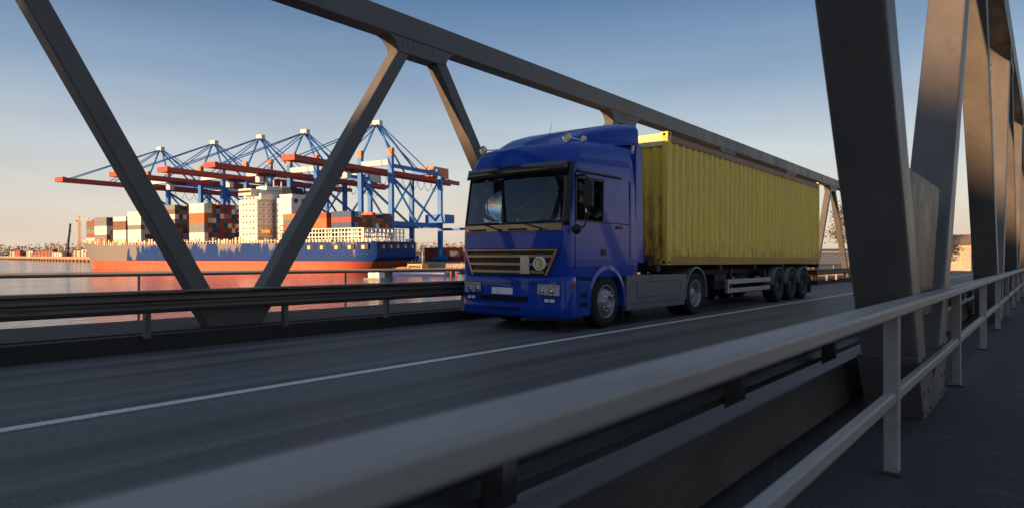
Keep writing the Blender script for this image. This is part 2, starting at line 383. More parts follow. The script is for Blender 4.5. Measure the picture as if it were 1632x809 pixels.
cb = MB(); cb.loft(rings, cap1=True, cap0=True, skip=open_)
cab = cb.build('cab', blue, tr)
sd = cab.modifiers.new('sharp', 'EDGE_SPLIT'); sd.split_angle = R_(38)
# glazing set in the openings
def row_pts(i, ks, push=0):
    o = []
    for k in ks:
        x, y, z = rings[i][k]; o.append((x * (1 - push * .4), y + push, z))
    return o
ks = [NP - q for q in range(7, 0, -1)] + list(range(0, 8))
ws = MB(); ws.loft([row_pts(i, ks, .012) for i in (5, 6, 7, 8, 9)], closed=False)
ws.build('windscreen', glass, tr, solid=.006)
fr = MB()
for i0, i1, dz0, dz1 in ((5, 5, 0, .075), (9, 9, -.06, 0)):
    a = [(x, y - .006, z + dz0) for x, y, z in rings[i0]]; b = [(x, y - .006 + .012 * (1 if dz1 else 0), z + dz1) for x, y, z in rings[i1]]
    fr.loft([[a[k] for k in ks], [b[k] for k in ks]], closed=False)
for s in (1, -1):
    kk = [5, 6, 7, 8] if s > 0 else [NP - 5, NP - 6, NP - 7, NP - 8]
    fr.loft([[(rings[i][k][0] + s * .004, rings[i][k][1] - .004, rings[i][k][2]) for k in kk] for i in (5, 6, 7, 8, 9, 10)], closed=False)
fr.build('windscreen_seal', black, tr, solid=.01)
for s in (1, -1):
    k0, k1 = (10, 11) if s > 0 else (NP - 10, NP - 11)
    wm = MB(); wm.loft([[(rings[i][k][0] - s * .02, rings[i][k][1], rings[i][k][2]) for k in (k0, k1)] for i in (6, 7, 8)], closed=False)
    # door with its window, handle and rubber frame
    dr = MB()
    for pa, pb in (((.345, 1.12), (.345, 2.80)), ((2.27, 1.30), (2.27, 2.80)), ((.345, 1.955), (2.27, 1.955))):
        dr.box((s * 1.232, min(pa[0], pb[0]) - .008, min(pa[1], pb[1]) - .008), (s * 1.2425, max(pa[0], pb[0]) + .008, max(pa[1], pb[1]) + .008))
    door = dr.build('door', gap, tr)
    wdo = wm.build('window', glass, door, solid=.005)
    fm = MB()
    for (ya, za, yb, zb) in ((.345, 1.945, 1.28, 1.975), (.345, 2.70, 1.28, 2.75), (.345, 1.945, .385, 2.75), (1.245, 1.945, 1.285, 2.75)):
        fm.box((s * 1.215, ya, za), (s * 1.2445, yb, zb))
    fm.box((s * 1.20, .66, 1.975), (s * 1.23, .685, 2.70))
    fm.build('window_frame', black, door)
    MB().box((s * 1.24, 1.74, 1.86), (s * 1.268, 1.95, 1.905)).build('handle', black, door, bevel=.01)
    MB().box((s * 1.236, .40, 2.815), (s * 1.262, 1.93, 2.85)).build('gutter', black, tr, bevel=.008)
    MB().box((s * 1.236, 1.20, 1.36), (s * 1.252, 1.36, 1.46)).build('side_vent', black, tr, bevel=.006)
    # wind deflector behind the cab
    pd = [(2.50, 1.22), (2.50, 3.48), (2.56, 3.57), (2.74, 3.57), (2.84, 1.22)]
    MB().prism([(s * 1.19, y, z) for y, z in pd], (s * .05, 0, 0)).build('side_deflector', blue, tr, bevel=.012)
# seams on the bonnet flap and roof
front = lambda x, hw=1.238, bow=BOW: bow * (x / hw) ** 2
def patch(x0, x1, z0, z1, y0, thick, n=6, bow=BOW, taper=0, zt=0):
    """slab that follows the curve of the front, its face at y0"""
    m = MB(); rg = []
    for i in range(n + 1):
        t = i / n
        def P(x, z, dy): return (x, y0 + front(x, bow=bow) + dy, z)
        xa = x0 + (x1 - x0) * t; xm = (x0 + x1) / 2; xb = xm + (xa - xm) * (1 - taper)
        rg.append([P(xa, z1, 0), P(xb, z0, 0), P(xb, z0, thick), P(xa, z1, thick)])
    m.loft(rg, cap0=True, cap1=True, sm=False); return m
m_ = patch(-1.12, 1.12, 1.452, 1.464, .014, .02); m_.build('bonnet_seam', gap, tr)
patch(-1.14, 1.14, 1.775, 1.90, .006, .03).build('cowl_trim', grillm, tr, bevel=.005)
# sun visor
vis = MB()
def visr(z, dy): return [(x * 1.01, y - dy, z) for x, y, _ in [cab_ring(z, .185, 1.225, 0)[k] for k in ks[1:-1]]]
vis.loft([visr(2.80, .115), visr(2.99, .06), visr(3.0, -.03)], closed=False, sm=True)
vis.build('sun_visor', mat('smoked visor', (.02, .018, .017), .12, var=.1, coat=.4), tr, solid=.014)
# roof spoiler: a scooped air deflector on the roof
spr = []
for y, zt, hw, zb in ((.56, 3.385, .80, 3.33), (.80, 3.53, .90, 3.36), (1.15, 3.70, 1.0, 3.39), (1.6, 3.84, 1.09, 3.44), (2.1, 3.96, 1.16, 3.51), (2.5, 4.02, 1.20, 3.57), (2.66, 4.03, 1.21, 3.59)):
    r = []
    for a in range(0, 13):
        t = math.pi * a / 12; c = math.cos(t); si = math.sin(t)
        r.append((hw * math.copysign(abs(c) ** .26, c), y, zb + (zt - zb) * abs(si) ** .32))
    spr.append(r)
sp = MB(); sp.loft(spr, closed=False, cap1=True, cap0=True); sp.build('roof_spoiler', blue, tr, bevel=.01)
MB().loft([[(-.62 * q, .50 + .06 * q * q, 3.36), (-.62 * q, .545 + .06 * q * q, 3.415)] for q in (-1, -.5, 0, .5, 1)], closed=False, sm=False).build('roof_hatch_trim', grillm, tr, solid=.01)
# grille
gr = patch(-1.10, 1.06, 1.0, 1.45, -.004, .04, taper=.20).build('grille', black, tr)
patch(-1.11, 1.07, 1.418, 1.452, -.03, .05).build('bar', grillm, gr, bevel=.006)
for z, xa, xb in ((1.305, -1.03, 1.0), (1.165, -.96, .93), (1.03, -.89, .80)):
    patch(xa, xb, z, z + .052, -.03, .045).build('bar', grillm, gr, bevel=.006)
for s in (-1, 1):
    MB().prism([(s * 1.05 - .02, front(1.05) - .026, 1.45), (s * .84 - .02, front(.84) - .026, 1.0), (s * .89 - .02, front(.89) - .026, 1.0), (s * 1.105 - .02, front(1.1) - .026, 1.45)], (0, .04, 0)).build('side_bar', grillm, gr)
patch(.32, .52, 1.02, 1.345, -.05, .03).build('cover_plate', mat('brushed plate', (.52, .50, .48), .35, metal=.8, var=.15, scale=20, stretch=(8, 1, .4)), gr, bevel=.006)
ye = front(.73) - .05
em = MB().lathe((.735, ye, 1.205), (0, 1, 0), [(-.012, 0), (-.012, .098), (.03, .098)], 28).build('emblem', yel, gr)
MB().lathe((.735, ye, 1.205), (0, 1, 0), [(-.004, .094), (-.022, .096), (-.022, .118), (.03, .122)], 28).build('ring', white, em)
MB().box((.695, ye - .024, 1.145), (.715, ye - .010, 1.265)).box((.715, ye - .024, 1.145), (.775, ye - .010, 1.168)).build('letter', white, em)
# bumper
def bump_ring(z, yf, hw, yb):
    rc = .20; fx = hw - rc; half = [(fx * q, yf + .06 * (fx * q / hw) ** 2) for q in (0, .3, .6, .85, 1)]; y0 = half[-1][1]
    for k in range(1, 7):
        a = math.pi / 2 * k / 6; half.append((fx + rc * math.sin(a), y0 + rc * (1 - math.cos(a))))
    half.append((hw, yb))
    return [(-x, y, z) for x, y in reversed(half[1:])] + [(x, y, z) for x, y in half]
bp = MB(); bp.loft([bump_ring(z, yf, hw, .36) for z, yf, hw in ((.235, .05, 1.22), (.27, .015, 1.245), (.40, 0, 1.252), (.44, .0, 1.252), (.50, .012, 1.25), (.9, .0, 1.25), (.955, .004, 1.245), (.985, .03, 1.235))], closed=False)
bumper = bp.build('bumper', blue, tr, solid=.05)
bb = lambda x: .06 * (x / 1.25) ** 2
def bpatch(x0, x1, z0, z1, y0, th, taper=0): return patch(x0, x1, z0, z1, y0, th, bow=.0605 * (1.238 / 1.25) ** 2, taper=taper)
bpatch(-.73, .47, .525, .615, -.003, .01, taper=.12).build('air_intake', gap, bumper)
bpatch(-.53, .30, .365, .42, -.003, .01, taper=.08).build('air_intake', gap, bumper)
for z in (.385, .402): bpatch(-.50, .28, z, z + .006, -.006, .006).build('slat', blue, bumper)
pl = bpatch(-.375, .12, .645, .765, -.020, .02).build('number_plate', white, bumper)
MB().lathe((-.235, -.019, .738), (0, -1, 0), [(0, .011), (.004, .011), (.004, 0)], 10).build('mark', black, pl)
MB().lathe((-.235, -.019, .690), (0, -1, 0), [(0, .011), (.004, .011), (.004, 0)], 10).build('mark', red_m, pl)
bpatch(-.62, .66, .838, .846, -.002, .006).build('bumper_seam', gap, bumper)
for s in (-1, 1):
    # headlamp unit: dark bezel, chrome bowl, two bulbs, clear cover
    def cy(x): 
        ax_ = abs(x); fx = 1.05
        if ax_ <= fx: return .06 * (ax_ / 1.25) ** 2
        a = math.asin(min(1, (ax_ - fx) / .2)); return .06 * (fx / 1.25) ** 2 + .2 * (1 - math.cos(a))
    def slab(x0, x1, z0, z1, y0, th, tap=0):
        m = MB(); rg = []
        for i in range(9):
            t = i / 8; x = x0 + (x1 - x0) * t; zz0 = z0 + tap * (1 - t)
            rg.append([(s * x, cy(x) + y0, z1), (s * x, cy(x) + y0, zz0), (s * x, cy(x) + y0 + th, zz0), (s * x, cy(x) + y0 + th, z1)])
        return m.loft(rg, cap0=True, cap1=True, sm=False)
    hl = slab(.655, 1.13, .630, .862, -.004, .03, .03).build('headlight', black, bumper, bevel=.015)
    slab(.675, 1.115, .648, .845, -.010, .015, .025).build('reflector', mat('lamp reflector', (.95, .95, .97), .25, metal=0, var=.35, scale=26, c2=(.22, .20, .20), th=(.56, .62)), hl)
    for bx, bz, br_ in ((.76, .725, .06), (.95, .72, .066)):
        MB().lathe((s * bx, cy(bx) - .012, bz), (0, -1, 0), [(-.01, br_), (.006, br_), (.008, br_ * .85), (-.004, br_ * .5), (.012, br_ * .25), (.016, 0)], 18).build('bulb', chrome, hl)
    slab(.70, 1.10, .80, .838, -.016, .01, 0).build('indicator', mat('clear indicator', (.8, .62, .45), .2, var=.3, scale=30), hl)
    slab(.668, 1.122, .640, .852, -.030, .004, .03).build('cover', lens, hl)
    fl = slab(.80, 1.05, .525, .60, -.006, .012, 0).build('fog_light', black, bumper, bevel=.01)
    slab(.82, .91, .535, .59, -.012, .008).build('reflector', MATS['lamp reflector'], fl); slab(.93, 1.03, .535, .59, -.012, .008).build('reflector', MATS['lamp reflector'], fl)
    # step well behind the bumper and the wheel arch
    st = MB().box((s * .95, .32, .27), (s * 1.228, .86, .90)).box((s * .95, .36, .90), (s * 1.222, .84, .955)).build('step_panel', blue, tr, bevel=.02)
    for z in (.44, .60): MB().box((s * 1.19, .50, z), (s * 1.2305, .84, z + .085)).build('step_recess', gap, st, bevel=.01)
    MB().box((s * 1.2, .30, .93), (s * 1.2345, .86, .965)).build('seam', gap, st)
    MB().box((s * 1.235, .24, .79), (s * 1.256, .33, .85)).build('side_marker', red_m, bumper)
    am = MB(); wc = (1.435, .5)
    for x0, x1 in ((.78, 1.248),):
        rg = []
        for i in range(25):
            a = R_(-12 + 200 * i / 24); ri, ro = .585, .69
            rg.append([(s * x0, wc[0] + ri * math.cos(a), wc[1] + ri * math.sin(a)), (s * x1, wc[0] + ri * math.cos(a), wc[1] + ri * math.sin(a)),
                       (s * (x1 - .01), wc[0] + ro * math.cos(a), wc[1] + ro * math.sin(a)), (s * x0, wc[0] + ro * math.cos(a), wc[1] + ro * math.sin(a))])
        am.loft(rg, cap0=True, cap1=True)
    am.build('wheel_arch', blue, tr, bevel=.012)
    MB().prism([(s * .78, 2.03, .14), (s * .78, 2.06, .14), (s * .78, 2.07, .5), (s * .78, 2.04, .5)], (s * .44, 0, 0)).build('mudflap', rubber, tr)
    # side skirt
    sk = MB().prism([(s * 1.16, 2.14, .28), (s * 1.16, 4.80, .27), (s * 1.16, 4.86, .5), (s * 1.16, 4.90, .93), (s * 1.16, 4.86, .965), (s * 1.16, 2.16, .975)], (s * .075, 0, 0)).build('side_skirt', skirtm, tr, bevel=.02)
    MB().box((s * .70, 2.16, .93), (s * 1.16, 4.86, .965)).build('catwalk', skirtm, sk)
    for (ya, za, yb, zb) in ((2.55, .83, 4.55, .838), (2.55, .52, 4.3, .528), (2.55, .52, 2.558, .838), (4.55, .56, 4.558, .838), (2.3, .40, 4.4, .408)):
        MB().box((s * 1.236, ya, za), (s * 1.239, yb, zb)).build('seam', gap, sk)
    for yy in (2.18, 3.35): MB().box((s * 1.235, yy, .335), (s * 1.246, yy + .07, .375)).build('side_marker', amber, sk)
    # drive axle mudguard
    am = MB(); rg = []
    for i in range(25):
        a = R_(-14 + 208 * i / 24); ri, ro = .56, .61
        yc, zc = 5.46, .52
        rg.append([(s * .80, yc + ri * math.cos(a), zc + ri * math.sin(a)), (s * 1.24, yc + ri * math.cos(a), zc + ri * math.sin(a)), (s * 1.235, yc + ro * math.cos(a), zc + ro * math.sin(a)), (s * .80, yc + ro * math.cos(a), zc + ro * math.sin(a))])
    am.loft(rg, cap0=True, cap1=True).build('mudguard', skirtm, tr, bevel=.012)
# wheels
def tyre_prof(w, r): return [(-w / 2 + .01, r * .60), (-w / 2, r * .64), (-w / 2 - .008, r * .80), (-w / 2 + .012, r * .93), (-w / 2 + .035, r * .99), (-w / 2 + .07, r), (-.02, r), (-.015, r * .985), (.015, r * .985), (.02, r), (w / 2 - .07, r), (w / 2 - .035, r * .99), (w / 2 - .012, r * .93), (w / 2 + .008, r * .80), (w / 2, r * .64), (w / 2 - .01, r * .60)]
def wheel(c, s, parent, w=.30, r=.5, dish='out', off=(0, 0, 0), sm_=None):
    c = Vector(c); ax_ = (s, 0, 0)
    o = MB(off).lathe(c, ax_, tyre_prof(w, r), 40).build('wheel', rubber, parent)
    h = w / 2
    MB(off).lathe(c, ax_, [(h - .02, r * .645), (h + .004, r * .625), (h - .0, r * .59), (h - .06, r * .57), (h - .10, r * .55)], 36).build('rim', rim2 if dish == 'mid' else rimm, o)
    if dish == 'out':
        prof = [(h - .09, r * .57), (h - .05, r * .50), (h + .01, r * .42), (h + .03, r * .37), (h + .025, r * .31), (h + .06, r * .29), (h + .075, r * .22), (h + .045, r * .19), (h + .04, r * .10), (h + .055, 0)]
    else:
        prof = [(h - .10, r * .56), (h - .16, r * .52), (h - .19, r * .42), (h - .185, r * .33), (h - .10, r * .30), (h - .06, r * .22), (h - .055, r * .1), (h - .05, 0)]
    hb = MB(off).lathe(c, ax_, prof, 36).build('hub', rim2 if dish == 'mid' else rimm, o)
    nb = MB(off)
    for k in range(10):
        a = 2 * math.pi * k / 10; rr = r * (.345 if dish == 'out' else .37); t = h + (.025 if dish == 'out' else -.19)
        nb.lathe(c + Vector((s * t, rr * math.cos(a), rr * math.sin(a))), ax_, [(0, .018), (.03, .016), (.032, 0)], 8)
    nb.build('bolts', chrome if dish == 'out' else rim2, hb)
    return o
for s in (-1, 1):
    wheel((s * 1.06, 1.435, .5), s, tr)
    wheel((s * 1.06, 5.46, .5), s, tr, .28, .5, 'in'); wheel((s * .74, 5.46, .5), s, tr, .26, .5, 'in')
MB().box((-.42, .5, .55), (-.34, 6.3, .86)).box((.34, .5, .55), (.42, 6.3, .86)).box((-.9, .35, .35), (.9, .75, .9)).box((-.95, 1.30, .42), (.95, 1.55, .58)).box((-.8, 5.34, .40), (.8, 5.58, .62)).box((-.55, .4, .30), (.55, 2.3, .95)).box((-1.1, 2.3, .34), (1.1, 4.6, .9)).box((-.45, 5.0, .98), (.45, 5.95, 1.1)).build('chassis', chassism, tr)
# cab interior
MB().box((-1.18, .14, 1.30), (1.18, 2.6, 1.36)).box((-1.19, 2.50, 1.3), (1.19, 2.55, 3.2)).build('cab_floor', interior, tr)
ds = MB().prism([(-1.15, .16, 1.62), (-1.15, .62, 1.62), (-1.15, .60, 1.86), (-1.15, .20, 1.82)], (2.3, 0, 0)).build('dashboard', interior, tr, bevel=.02)
MB().bar((.58, .33, 1.865), (.86, .30, 1.865), .2, .01, (0, 1, 0)).build('paper', paper, ds)
MB().bar((.98, .40, 1.87), (.84, .33, 2.0), .25, .01, (0, 1, 0)).build('paper', paper, ds)
MB().bar((-.02, .32, 1.86), (-.02, .30, 2.02), .02, .02).build('phone_holder', white, ds)
MB().box((-.42, .30, 1.86), (-.38, .33, 2.25)).build('pillar_strip', railpink, ds)
sw = MB(); cc = Vector((.62, .62, 1.98)); nrm = Vector((0, -.75, .66)).normalized(); a_ = Vector((1, 0, 0)); b_ = nrm.cross(a_)
sw.tube([cc + (a_ * math.cos(t) + b_ * math.sin(t)) * .225 for t in [2 * math.pi * k / 24 for k in range(25)]], .016)
for k in (0, 2.1, 4.2): sw.tube([cc, cc + (a_ * math.cos(k) + b_ * math.sin(k)) * .22], .012)
sw.tube([cc, cc + Vector((0, -.16, -.3))], .03)
sw.build('steering_wheel', black, tr)
for sx in (.62, -.62):
    s_ = MB().box((sx - .26, .95, 1.58), (sx + .26, 1.45, 1.74)).box((sx - .24, 1.42, 1.72), (sx + .24, 1.56, 2.32)).box((sx - .13, 1.43, 2.34), (sx + .13, 1.53, 2.56)).box((sx - .2, 1.05, 1.36), (sx + .2, 1.4, 1.58)).build('seat', seatm, tr, bevel=.05, seg=3)
MB().tube([(.2, 2.3, 2.9), (-.1, 1.2, 2.55), (-.35, .5, 2.15)], .03).build('curtain_cord', interior, tr)
# wipers, mirrors, aerial, roof lamps
for x in (-.62, .35):
    w = MB(); yb_ = front(x) - .03
    w.tube([(x + .42, yb_ + .02, 1.80), (x + .05, yb_ - .01, 1.905)], .011); w.tube([(x - .40, front(x - .4) + .012, 1.925), (x + .38, front(x + .38) + .012, 1.935)], .012)
    w.box((x - .34, yb_ + .005, 1.79), (x + .05, yb_ + .05, 1.825)); w.lathe((x + .42, yb_ + .0, 1.80), (0, -1, 0), [(0, .03), (.03, .026), (.03, 0)], 10)
    w.build('wiper', black, tr)
for s in (1,):
    mm = MB(); mm.box((s * 1.38, .36, 2.16), (s * 1.56, .46, 2.64)).build('mirror', black, tr, bevel=.035, seg=3)
    mo = tr.children[-1]
    MB().box((s * 1.40, .461, 2.20), (s * 1.54, .466, 2.60)).build('mirror_glass', chrome, mo)
    MB().tube([(s * 1.23, .50, 2.76), (s * 1.40, .42, 2.74), (s * 1.47, .40, 2.62)], .016).build('mirror_arm', black, mo); MB().tube([(s * 1.47, .40, 2.20), (s * 1.46, .40, 2.0), (s * 1.40, .38, 1.85), (s * 1.24, .38, 1.78)], .016).build('mirror_arm', black, mo)
    MB().lathe((s * 1.36, .22, 1.79), (.2 * s, -1, -.1), [(-.05, .0), (-.03, .05), (.01, .085), (.05, .08), (.07, 0)], 16).build('kerb_mirror', black, mo)
MB().tube([(.56, .40, 3.16), (.57, .40, 3.30), (.66, .44, 3.75)], [.012, .006, .003], 6).lathe((.56, .38, 3.17), (0, -.3, 1), [(0, .02), (.05, .014), (.05, 0)], 8).build('aerial', black, tr)
MB().box((.66, .33, 3.205), (.78, .40, 3.235)).build('roof_marker', amber, tr)
def roof_lamp(x, y, z, x2, y2, z2):
    o = MB().lathe((x, y, z), (0, -1, 0), [(-.11, 0), (-.10, .035), (-.03, .075), (.0, .085), (.012, .085), (.012, .078), (.0, .07), (-.01, 0)], 20).build('roof_lamp', chrome, tr)
    MB().tube([(x, y + .05, z), (x2, y2, z2)], .012).tube([(x2, y2, z2 - .08), (x2, y2, z2 + .02)], .018).tube([(x, y + .04, z - .11), (x, y + .04, z - .02)], .014).build('bracket', chrome, o)
    MB().lathe((x, y, z), (0, -1, 0), [(-.005, .069), (.008, .05), (.012, 0)], 16).build('lamp_glass', MATS['clear indicator'], o)
roof_lamp(-1.03, .46, 3.42, -.72, .60, 3.42)
roof_lamp(.93, .52, 3.46, 1.06, .82, 3.44)
MB().lathe((1.08, .84, 3.46), (.3, -1, 0), [(-.04, 0), (-.03, .05), (0, .06), (.012, .05), (.012, .0)], 16).build('roof_lamp', MATS['clear indicator'], tr)

# the driver, seated behind the wheel
def skinned(name, pts, edges, m, parent=None, sub=2):
    me = bpy.data.meshes.new(name); me.from_pydata([p for p, r in pts], edges, []); me.materials.append(m)
    o = bpy.data.objects.new(name, me); col.objects.link(o); o.parent = parent
    mo = o.modifiers.new('skin', 'SKIN'); mo.use_smooth_shade = True
    for i, (p, r) in enumerate(pts):
        rr = r if isinstance(r, tuple) else (r, r); me.skin_vertices[0].data[i].radius = rr
    me.skin_vertices[0].data[0].use_root = True
    o.modifiers.new('sub', 'SUBSURF').levels = sub; o.modifiers['sub'].render_levels = sub
    return o
dv = [((0, 0, .10), (.16, .12)), ((0, .03, .34), (.15, .11)), ((0, .03, .54), (.17, .10)), ((0, .0, .66), .05), ((0, -.02, .74), .07), ((0, -.02, .82), .095), ((0, -.01, .90), .075),
      ((.19, .02, .55), .06), ((.25, -.12, .36), .045), ((.20, -.36, .34), .035), ((.17, -.43, .37), .035), ((-.19, .02, .55), .06), ((-.25, -.12, .36), .045), ((-.20, -.36, .34), .035), ((-.17, -.43, .37), .035),
      ((.11, -.06, .08), .09), ((.14, -.44, .10), .07), ((.14, -.50, -.28), .05), ((.14, -.60, -.33), .045), ((-.11, -.06, .08), .09), ((-.14, -.44, .10), .07), ((-.14, -.50, -.28), .05), ((-.14, -.60, -.33), .045)]
de = [(0, 1), (1, 2), (2, 3), (3, 4), (4, 5), (5, 6), (2, 7), (7, 8), (8, 9), (9, 10), (2, 11), (11, 12), (12, 13), (13, 14), (0, 15), (15, 16), (16, 17), (17, 18), (0, 19), (19, 20), (20, 21), (21, 22)]
drv = thing('person', 'driver in a dark shirt seated behind the truck windscreen holding the wheel', 'person', (TX + .62, TY + 1.22, 1.70), 0, None, True)
body = skinned('body', dv, de, skin, drv)
g_ = lambda r: tuple(x + .014 for x in r) if isinstance(r, tuple) else r + .014
skinned('shirt', [(p, g_(r)) for p, r in (dv[0:3] + [dv[7], dv[8], dv[11], dv[12]])], [(0, 1), (1, 2), (2, 3), (3, 4), (2, 5), (5, 6)], shirtm, drv)
skinned('trousers', [(dv[0][0], (.165, .125))] + [(p, g_(r)) for p, r in dv[15:18] + dv[19:22]], [(0, 1), (1, 2), (2, 3), (0, 4), (4, 5), (5, 6)], trouserm, drv)
MB().lathe((0, .0, .86), (0, .25, 1), [(-.04, .10), (.02, .104), (.07, .085), (.10, .04), (.108, 0)], 16).build('hair', hairm, drv)
hd = MB()
for s in (-1, 1): hd.lathe((s * .035, -.105, .835), (0, -1, 0), [(-.02, 0), (-.01, .012), (0, .008), (.002, 0)], 8)
hd.build('eyes', white, drv)
MB().prism([(-.012, -.10, .84), (.012, -.10, .84), (.016, -.135, .79), (-.016, -.135, .79)], (0, .03, -.005)).build('nose', skin, drv)
fg = MB()
for s in (-1, 1):
    for k in range(5): fg.tube([(s * (.17 - .012 * k), -.45, .385 - .02 * (k == 4)), (s * (.165 - .014 * k), -.485, .40), (s * (.16 - .014 * k), -.495, .375)], [.011, .010, .008], 6)
fg.build('fingers', skin, drv)

# ---------------------------------------------------------------- the trailer
ty = 11.62
tl = thing('trailer', 'black container trailer chassis with three axles and side underrun guard', 'trailer', (TX, TY + 12.9, 0), 0, None, True)
TO = (0, 12.9, 0)
def tb(): return MB(TO)
CB = 1.17                                      # container floor
ch = tb()
for x in (-.5, .5): ch.box((x - .06, 3.5, 1.02), (x + .06, 7.0, CB - .02)).box((x - .06, 6.6, .80), (x + .06, 16.1, CB - .02))
for y in (3.55, 7.0, 9.5, 12, 14.5, 16.05): ch.box((-1.2, y - .07, 1.04), (1.2, y + .07, CB - .01))
ch.box((-1.15, 3.55, 1.03), (1.15, 3.75, CB - .01))
ch.build('frame', chassism, tl)
for s in (-1, 1):
    tb().box((s * .72, 6.55, .30), (s * .84, 6.72, .98)).box((s * .64, 6.5, .26), (s * .92, 6.78, .30)).build('landing_leg', chassism, tl)
    tb().box((s * .75, 7.1, .52), (s * 1.0, 7.9, .92)).build('toolbox', chassism, tl, bevel=.03)
    tb().lathe((s * .62, 9.0, .72), (0, 1, 0), [(0, 0), (0, .2), (1.0, .2), (1.0, 0)], 18).build('air_tank', chassism, tl)
    ug = tb().box((s * 1.19, 7.45, .66), (s * 1.225, 10.72, .785)).box((s * 1.19, 7.45, .43), (s * 1.225, 10.72, .55)).box((s * 1.15, 7.40, .425), (s * 1.228, 7.50, .79)).build('underrun_guard', guardgrey, tl, bevel=.008)
    for y in (7.75, 10.35): tb().box((s * 1.12, y - .04, .45), (s * 1.19, y + .04, 1.06)).build('bracket', chassism, ug)
    tb().tube([(s * 1.21, 7.8, .80), (s * 1.21, 7.8, .84)], .03).build('side_lamp', amber, ug)
    for i in range(3):
        yw = 11.57 + 1.31 * i
        wheel((s * 1.03, yw, .5), s, tl, .385, .5, 'mid', off=TO)
        rg = []
        for k in range(17):
            a = R_(5 + 170 * k / 16); ri, ro = .56, .575
            rg.append([(s * .82, yw + ri * math.cos(a), .5 + ri * math.sin(a)), (s * 1.235, yw + ri * math.cos(a), .5 + ri * math.sin(a)), (s * 1.235, yw + ro * math.cos(a), .5 + ro * math.sin(a)), (s * .82, yw + ro * math.cos(a), .5 + ro * math.sin(a))])
        tb().loft(rg, cap0=True, cap1=True).build('mudguard', skirtm, tl)
    tb().box((s * .70, 15.0, .18), (s * 1.22, 15.02, .75)).build('mudflap', rubber, tl)
    tb().box((s * .75, 16.1, .78), (s * 1.15, 16.15, .92)).build('rear_light', red_m, tl)
for i in range(3): tb().tube([(-.9, 11.57 + 1.31 * i, .5), (.9, 11.57 + 1.31 * i, .5)], .075).build('axle', chassism, tl)
tb().box((-1.2, 16.0, .42), (1.2, 16.1, .56)).build('rear_bumper', chassism, tl, bevel=.01)
hs = tb(); hs.box((.70, 3.6, 1.15), (.95, 3.85, 1.38)).lathe((.83, 3.58, 1.30), (0, -1, 0), [(0, .1), (.06, .1), (.06, 0)], 12)
hs.build('front_lock', darksteel, tl, bevel=.01)
hz_ = tb()
for k in range(3): hz_.tube([(-.3 + .2 * k, 2.75, 1.5), (-.3 + .2 * k, 3.1, 1.12 - .05 * k), (-.25 + .2 * k, 3.55, 1.1)], .018)
hz_.build('air_hoses', black, tl)

# ---------------------------------------------------------------- the yellow container
ct = thing('shipping_container', 'weathered yellow forty foot container riding on the trailer behind the blue truck', 'shipping container', (TX, TY + 3.94 + 6.095, CB), 0, None, True)
CL, CW, CH = 12.19, 2.438, 2.896
def corr(n, length, a, b, depth):
    """trapezoid corrugation: list of (along, inset)"""
    p = length / n; o = []
    for i in range(n):
        o += [(i * p, 0), (i * p + p * .27, 0), (i * p + p * .5, depth), (i * p + p * .77, depth)]
    o.append((length, 0)); return o
hy = CL / 2; hx = CW / 2
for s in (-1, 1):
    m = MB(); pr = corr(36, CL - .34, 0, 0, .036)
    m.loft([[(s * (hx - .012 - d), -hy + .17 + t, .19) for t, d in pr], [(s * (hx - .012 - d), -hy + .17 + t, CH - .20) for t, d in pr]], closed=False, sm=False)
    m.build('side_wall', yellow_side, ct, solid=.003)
    MB().box((s * (hx - .06), -hy + .16, CH - .21), (s * hx, hy - .16, CH - .07)).build('top_rail', railpink, ct, bevel=.006)
    MB().box((s * (hx - .05), -hy + .16, .0), (s * hx, hy - .16, .17)).box((s * (hx - .09), -hy + .16, .17), (s * (hx - .02), hy - .16, .195)).build('bottom_rail', railyel, ct, bevel=.006)
    for e in (-1, 1):
        pw = MB()
        pw.box((s * (hx - .12), e * (hy - .16), .11), (s * (hx + .001), e * hy, CH - .11))
        pw.build('corner_post', yellow, ct, bevel=.008)
        for z in (0, CH - .118):
            cc_ = MB().box((s * (hx - .165), e * (hy - .178), z), (s * (hx + .004), e * (hy + .004), z + .118)).build('corner_casting', yellow, ct, bevel=.008)
            MB().lathe((s * (hx - .08), e * (hy + .0045), z + .06), (0, e, 0), [(0, .035), (.002, .035), (.002, 0)], 12).lathe((s * (hx + .0045), e * (hy - .09), z + .06), (s, 0, 0), [(0, .032), (.002, .032), (.002, 0)], 12).build('locking_hole', gap, cc_)
m = MB(); pr = corr(9, CW - .24, 0, 0, .05)
m.loft([[(-hx + .12 + t, -hy + .03 + d, .15) for t, d in pr], [(-hx + .12 + t, -hy + .03 + d, CH - .28) for t, d in pr]], closed=False, sm=False).build('front_wall', yellow_front, ct, solid=.003)
MB().box((-hx + .12, -hy, .0), (hx - .12, -hy + .08, .15)).build('front_sill', railyel, ct, bevel=.006)
MB().box((-hx + .12, -hy + .01, CH - .30), (hx - .12, -hy + .09, CH - .02)).build('front_header', mat('bleached yellow paint', (.80, .66, .34), .6, var=.15, scale=6, c2=(.42, .26, .12), th=(.6, .75)), ct, bevel=.01)
MB().box((-hx + .12, hy - .08, .0), (hx - .12, hy - .02, CH - .02)).build('door', yellow, ct)
pr = corr(40, CL - .36, 0, 0, .022)
MB().loft([[(-hx + .05, -hy + .18 + t, CH - .035 - d) for t, d in pr], [(hx - .05, -hy + .18 + t, CH - .035 - d) for t, d in pr]], closed=False, sm=False).build('roof', yellow, ct, solid=.003)
m = MB(); 
for s in (-1, 1): m.box((s * (hx - .055), -hy + .18, CH - .07), (s * (hx - .02), hy - .18, CH - .03))
m.build('roof_edge', mat('dark roof edge', (.09, .06, .035), .7, var=.6, scale=18), ct)
